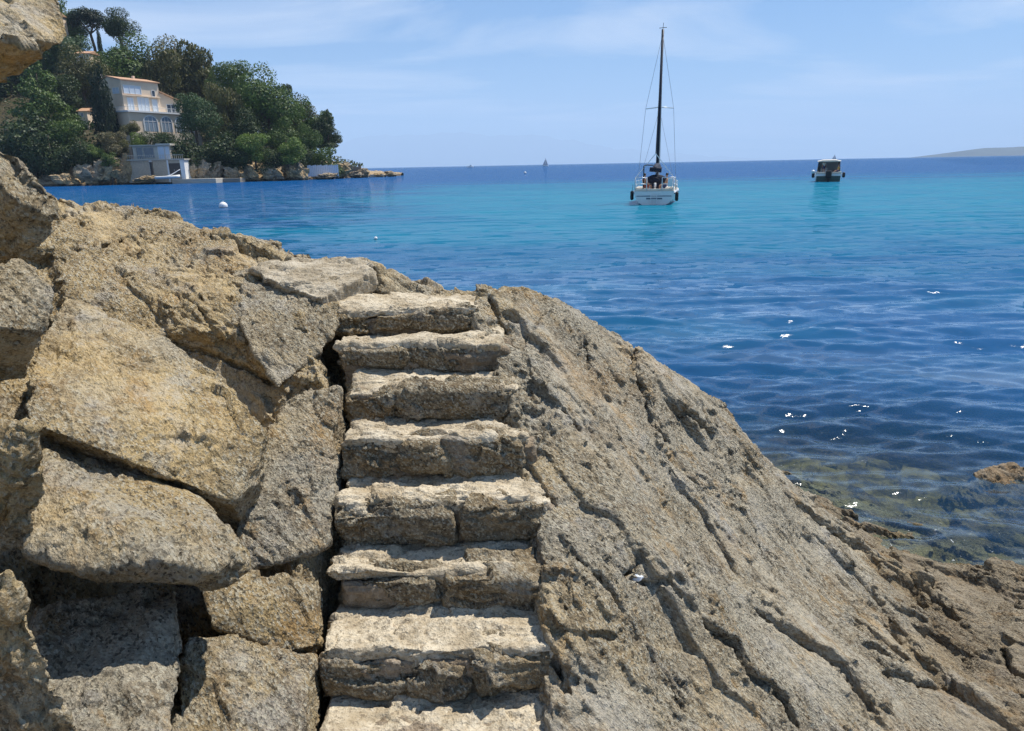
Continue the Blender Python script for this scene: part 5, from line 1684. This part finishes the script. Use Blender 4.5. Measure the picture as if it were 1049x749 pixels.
mb = MB(); mb.loft([[(-1.18, 4.64, FB2 + .1), (1.18, 4.64, FB2 + .1), (1.18, 4.70, FB2 + .1), (-1.18, 4.70, FB2 + .1)], [(-1.05, 3.95, 2.53), (1.05, 3.95, 2.53), (1.05, 4.0, 2.53), (-1.05, 4.0, 2.53)]])
mb.build('windscreen', M_PALEPANE, mbt)
mb = MB(); mb.loft([[(-1.2, 1.2, 2.52), (1.2, 1.2, 2.52), (1.25, 1.2, 2.60), (.7, 1.2, 2.74), (-.7, 1.2, 2.74), (-1.25, 1.2, 2.60)], [(-1.28, 2.8, 2.57), (1.28, 2.8, 2.57), (1.33, 2.8, 2.66), (.7, 2.8, 2.84), (-.7, 2.8, 2.84), (-1.33, 2.8, 2.66)], [(-1.05, 4.3, 2.54), (1.05, 4.3, 2.54), (1.08, 4.3, 2.60), (.6, 4.3, 2.72), (-.6, 4.3, 2.72), (-1.08, 4.3, 2.60)]]); mb.build('hardtop', M_GELB, mbt)
for s in (-1, 1):
    mb = MB(); mb.tube([(s * 1.22, 1.3, FB2 + .2), (s * 1.14, 1.3, 2.52)], .06, 8); mb.build('roof_post', M_RUB, mbt, True)
mb = MB(); bbox(mb, -.9, -.1, 3.1, 3.7, FB2, FB2 + .75, .08); mb.build('console', M_GEL, mbt)
mb = MB(); bbox(mb, -.32, .32, -.62, -.05, .50, 1.42, .14); bbox(mb, -.14, .14, -.50, -.20, -.5, .497, .04); bbox(mb, -.22, .22, -.16, -.022, .35, .9, .03); mb.build('outboard_engine', M_RUB, mbt)
mb = MB(); mb.ball((0, 0, 0), .24, 2, (1, 1, 1)); f_ = mb.build('fender', M_GEL, mbt, True); f_.location = (-1.70, .3, 1.30); f_['label'] = 'white ball fender'
for s in (-1, 1):
    mb = MB(); mb.tube([(0, 0, .34), (0, 0, .26), (0, 0, -.26), (0, 0, -.34)], [.06, .17, .17, .06], 10); f_ = mb.build('fender', M_RUB, mbt, True); f_.location = (s * 1.66, .5, .85)
mb = MB(); mb.tube([(-1.3, .1, FB2 + .28), (-1.3, .1, 1.75), (-1.3, 1.2, 1.75)], .03, 6); mb.tube([(1.3, .1, FB2 + .28), (1.3, .1, 1.75), (1.3, 1.2, 1.75)], .03, 6); mb.build('grab_rail', M_STEEL, mbt)
mbt.scale = (1.15, 1.1, 1.03)
bpy.context.view_layer.update()
Mw = mbt.matrix_world
person('person in a pale shirt standing under the hardtop of the motor boat', Mw @ Vector((-.55, 2.0, FB2 + .02)), R(170), M_PALE, M_BLUEC, .05, stand=True, group='people aboard the motor boat')
person('person in a mustard shirt sitting on the right side of the motor boat', Mw @ Vector((1.0, .8, FB2 + .28)), R(80), M_YEL, M_BLUEC, .1, group='people aboard the motor boat')


# --- far sails
def far_sail(px, py, Y, h, label, sails=True):
    p = at_z(px, py, 0)
    p = CAMPOS + ray(px, py) * (Y / ray(px, py)[1])
    r_ = empty('distant_sailboat', (p[0], Y, 0), R(60))
    tag(r_, label, 'sailboat', 'sailboats far out near the horizon')
    L = h * .8
    mb = MB(); mb.loft(hull_secs(L, L * .3, L * .11, L * .05)); mb.build('hull', M_GEL, r_, True)
    mb = MB(); mb.tube([(0, L * .5, 0), (0, L * .48, h)], [h * .012, h * .008], 6); mb.build('mast', M_ALU, r_, True)
    mb = MB(); mb.prism([(0, L * .47, h * .14), (0, L * .03, h * .16), (0.0, L * .44, h * .97)], (h * .01, 0, 0)); mb.build('mainsail', M_NAVYC if not sails else M_WIRE, r_)
    if sails: mb = MB(); mb.prism([(0, L * .98, h * .1), (0, L * .55, h * .14), (0, L * .5, h * .85)], (h * .008, 0, 0)); mb.build('jib', M_WIRE, r_)


far_sail(561.5, 167.5, 1250, 13.5, 'tiny dark sailboat on the horizon left of the big yacht')
far_sail(857, 162, 1500, 11.5, 'tiny sailboat on the horizon above the motor boat')
for (px, py, Y, lb) in [(485, 169.6, 1500, 'white speck of a motor cruiser far out near the end of the headland')]:
    p = at_y(px, py, Y)
    r_ = empty('distant_cruiser', (p[0], Y, 0), R(80)); tag(r_, lb, 'motorboat')
    mb = MB(); mb.loft(hull_secs(14, 4, 1.8, .6)); mb.build('hull', M_GEL, r_, True)
    mb = MB(); bbox(mb, -1.5, 1.5, 3, 9, 1.9, 3.8, .3); bbox(mb, -1.2, 1.2, 4, 7, 3.803, 5.0, .3); mb.build('cabin', M_GEL, r_)

# --- buoys
M_BUOY = plain('white_buoy', (0.82, 0.80, 0.78), 0.35, var=0.05)
for (px, py, wpx, lb) in [(229, 213.0, 8.5, 'large white round mooring buoy in the bay left of the yacht'), (385, 245, 3.6, 'small pale float on the water above the landing slab'), (538, 177.8, 2.6, 'tiny white buoy far out between the headland and the yacht')]:
    p = at_z(px, py, 0)
    rd = wpx * p[1] * .97 / FPX / 2
    r_ = empty('mooring_buoy', (p[0], p[1], rd * .45))
    tag(r_, lb, 'buoy', 'white buoys in the bay')
    mb = MB(); mb.ball((0, 0, 0), rd, 4, (1, 1, .95)); mb.build('float', M_BUOY, r_, True)
    mb = MB(); mb.tube([(rd * .999 * math.cos(a), rd * .999 * math.sin(a), -rd * .18) for a in np.linspace(0, 6.2832, 30)], rd * .06, 6, caps=False); mb.build('band', M_WIRE, r_, True)
    mb = MB(); mb.tube([(rd * .16 * math.cos(a), 0, rd * 1.02 + rd * .16 * math.sin(a)) for a in np.linspace(0, 6.2832, 14)], rd * .04, 6, caps=False); mb.build('ring', M_STEEL, r_, True)

# crumpled pale litter in a cleft of the slab
hp = hit_bed(653, 592)
bm = bmesh.new(); bmesh.ops.create_icosphere(bm, subdivisions=4, radius=.016)
me = bpy.data.meshes.new('tissue'); bm.to_mesh(me); bm.free()
v = get_v(me); v *= (1 + .5 * fbm(v * 60, 3, 71))[:, None] * np.array((1.4, .8, .8)); set_v(me, v)
o = link_mesh('crumpled_tissue', me, plain('tissue_paper', (0.72, 0.74, 0.76), 0.8), smooth=False)
o.location = hp + np.array((0, 0, .0))
tag(o, 'crumpled white tissue lying in a cleft of the rock slab right of the stairs', 'tissue')
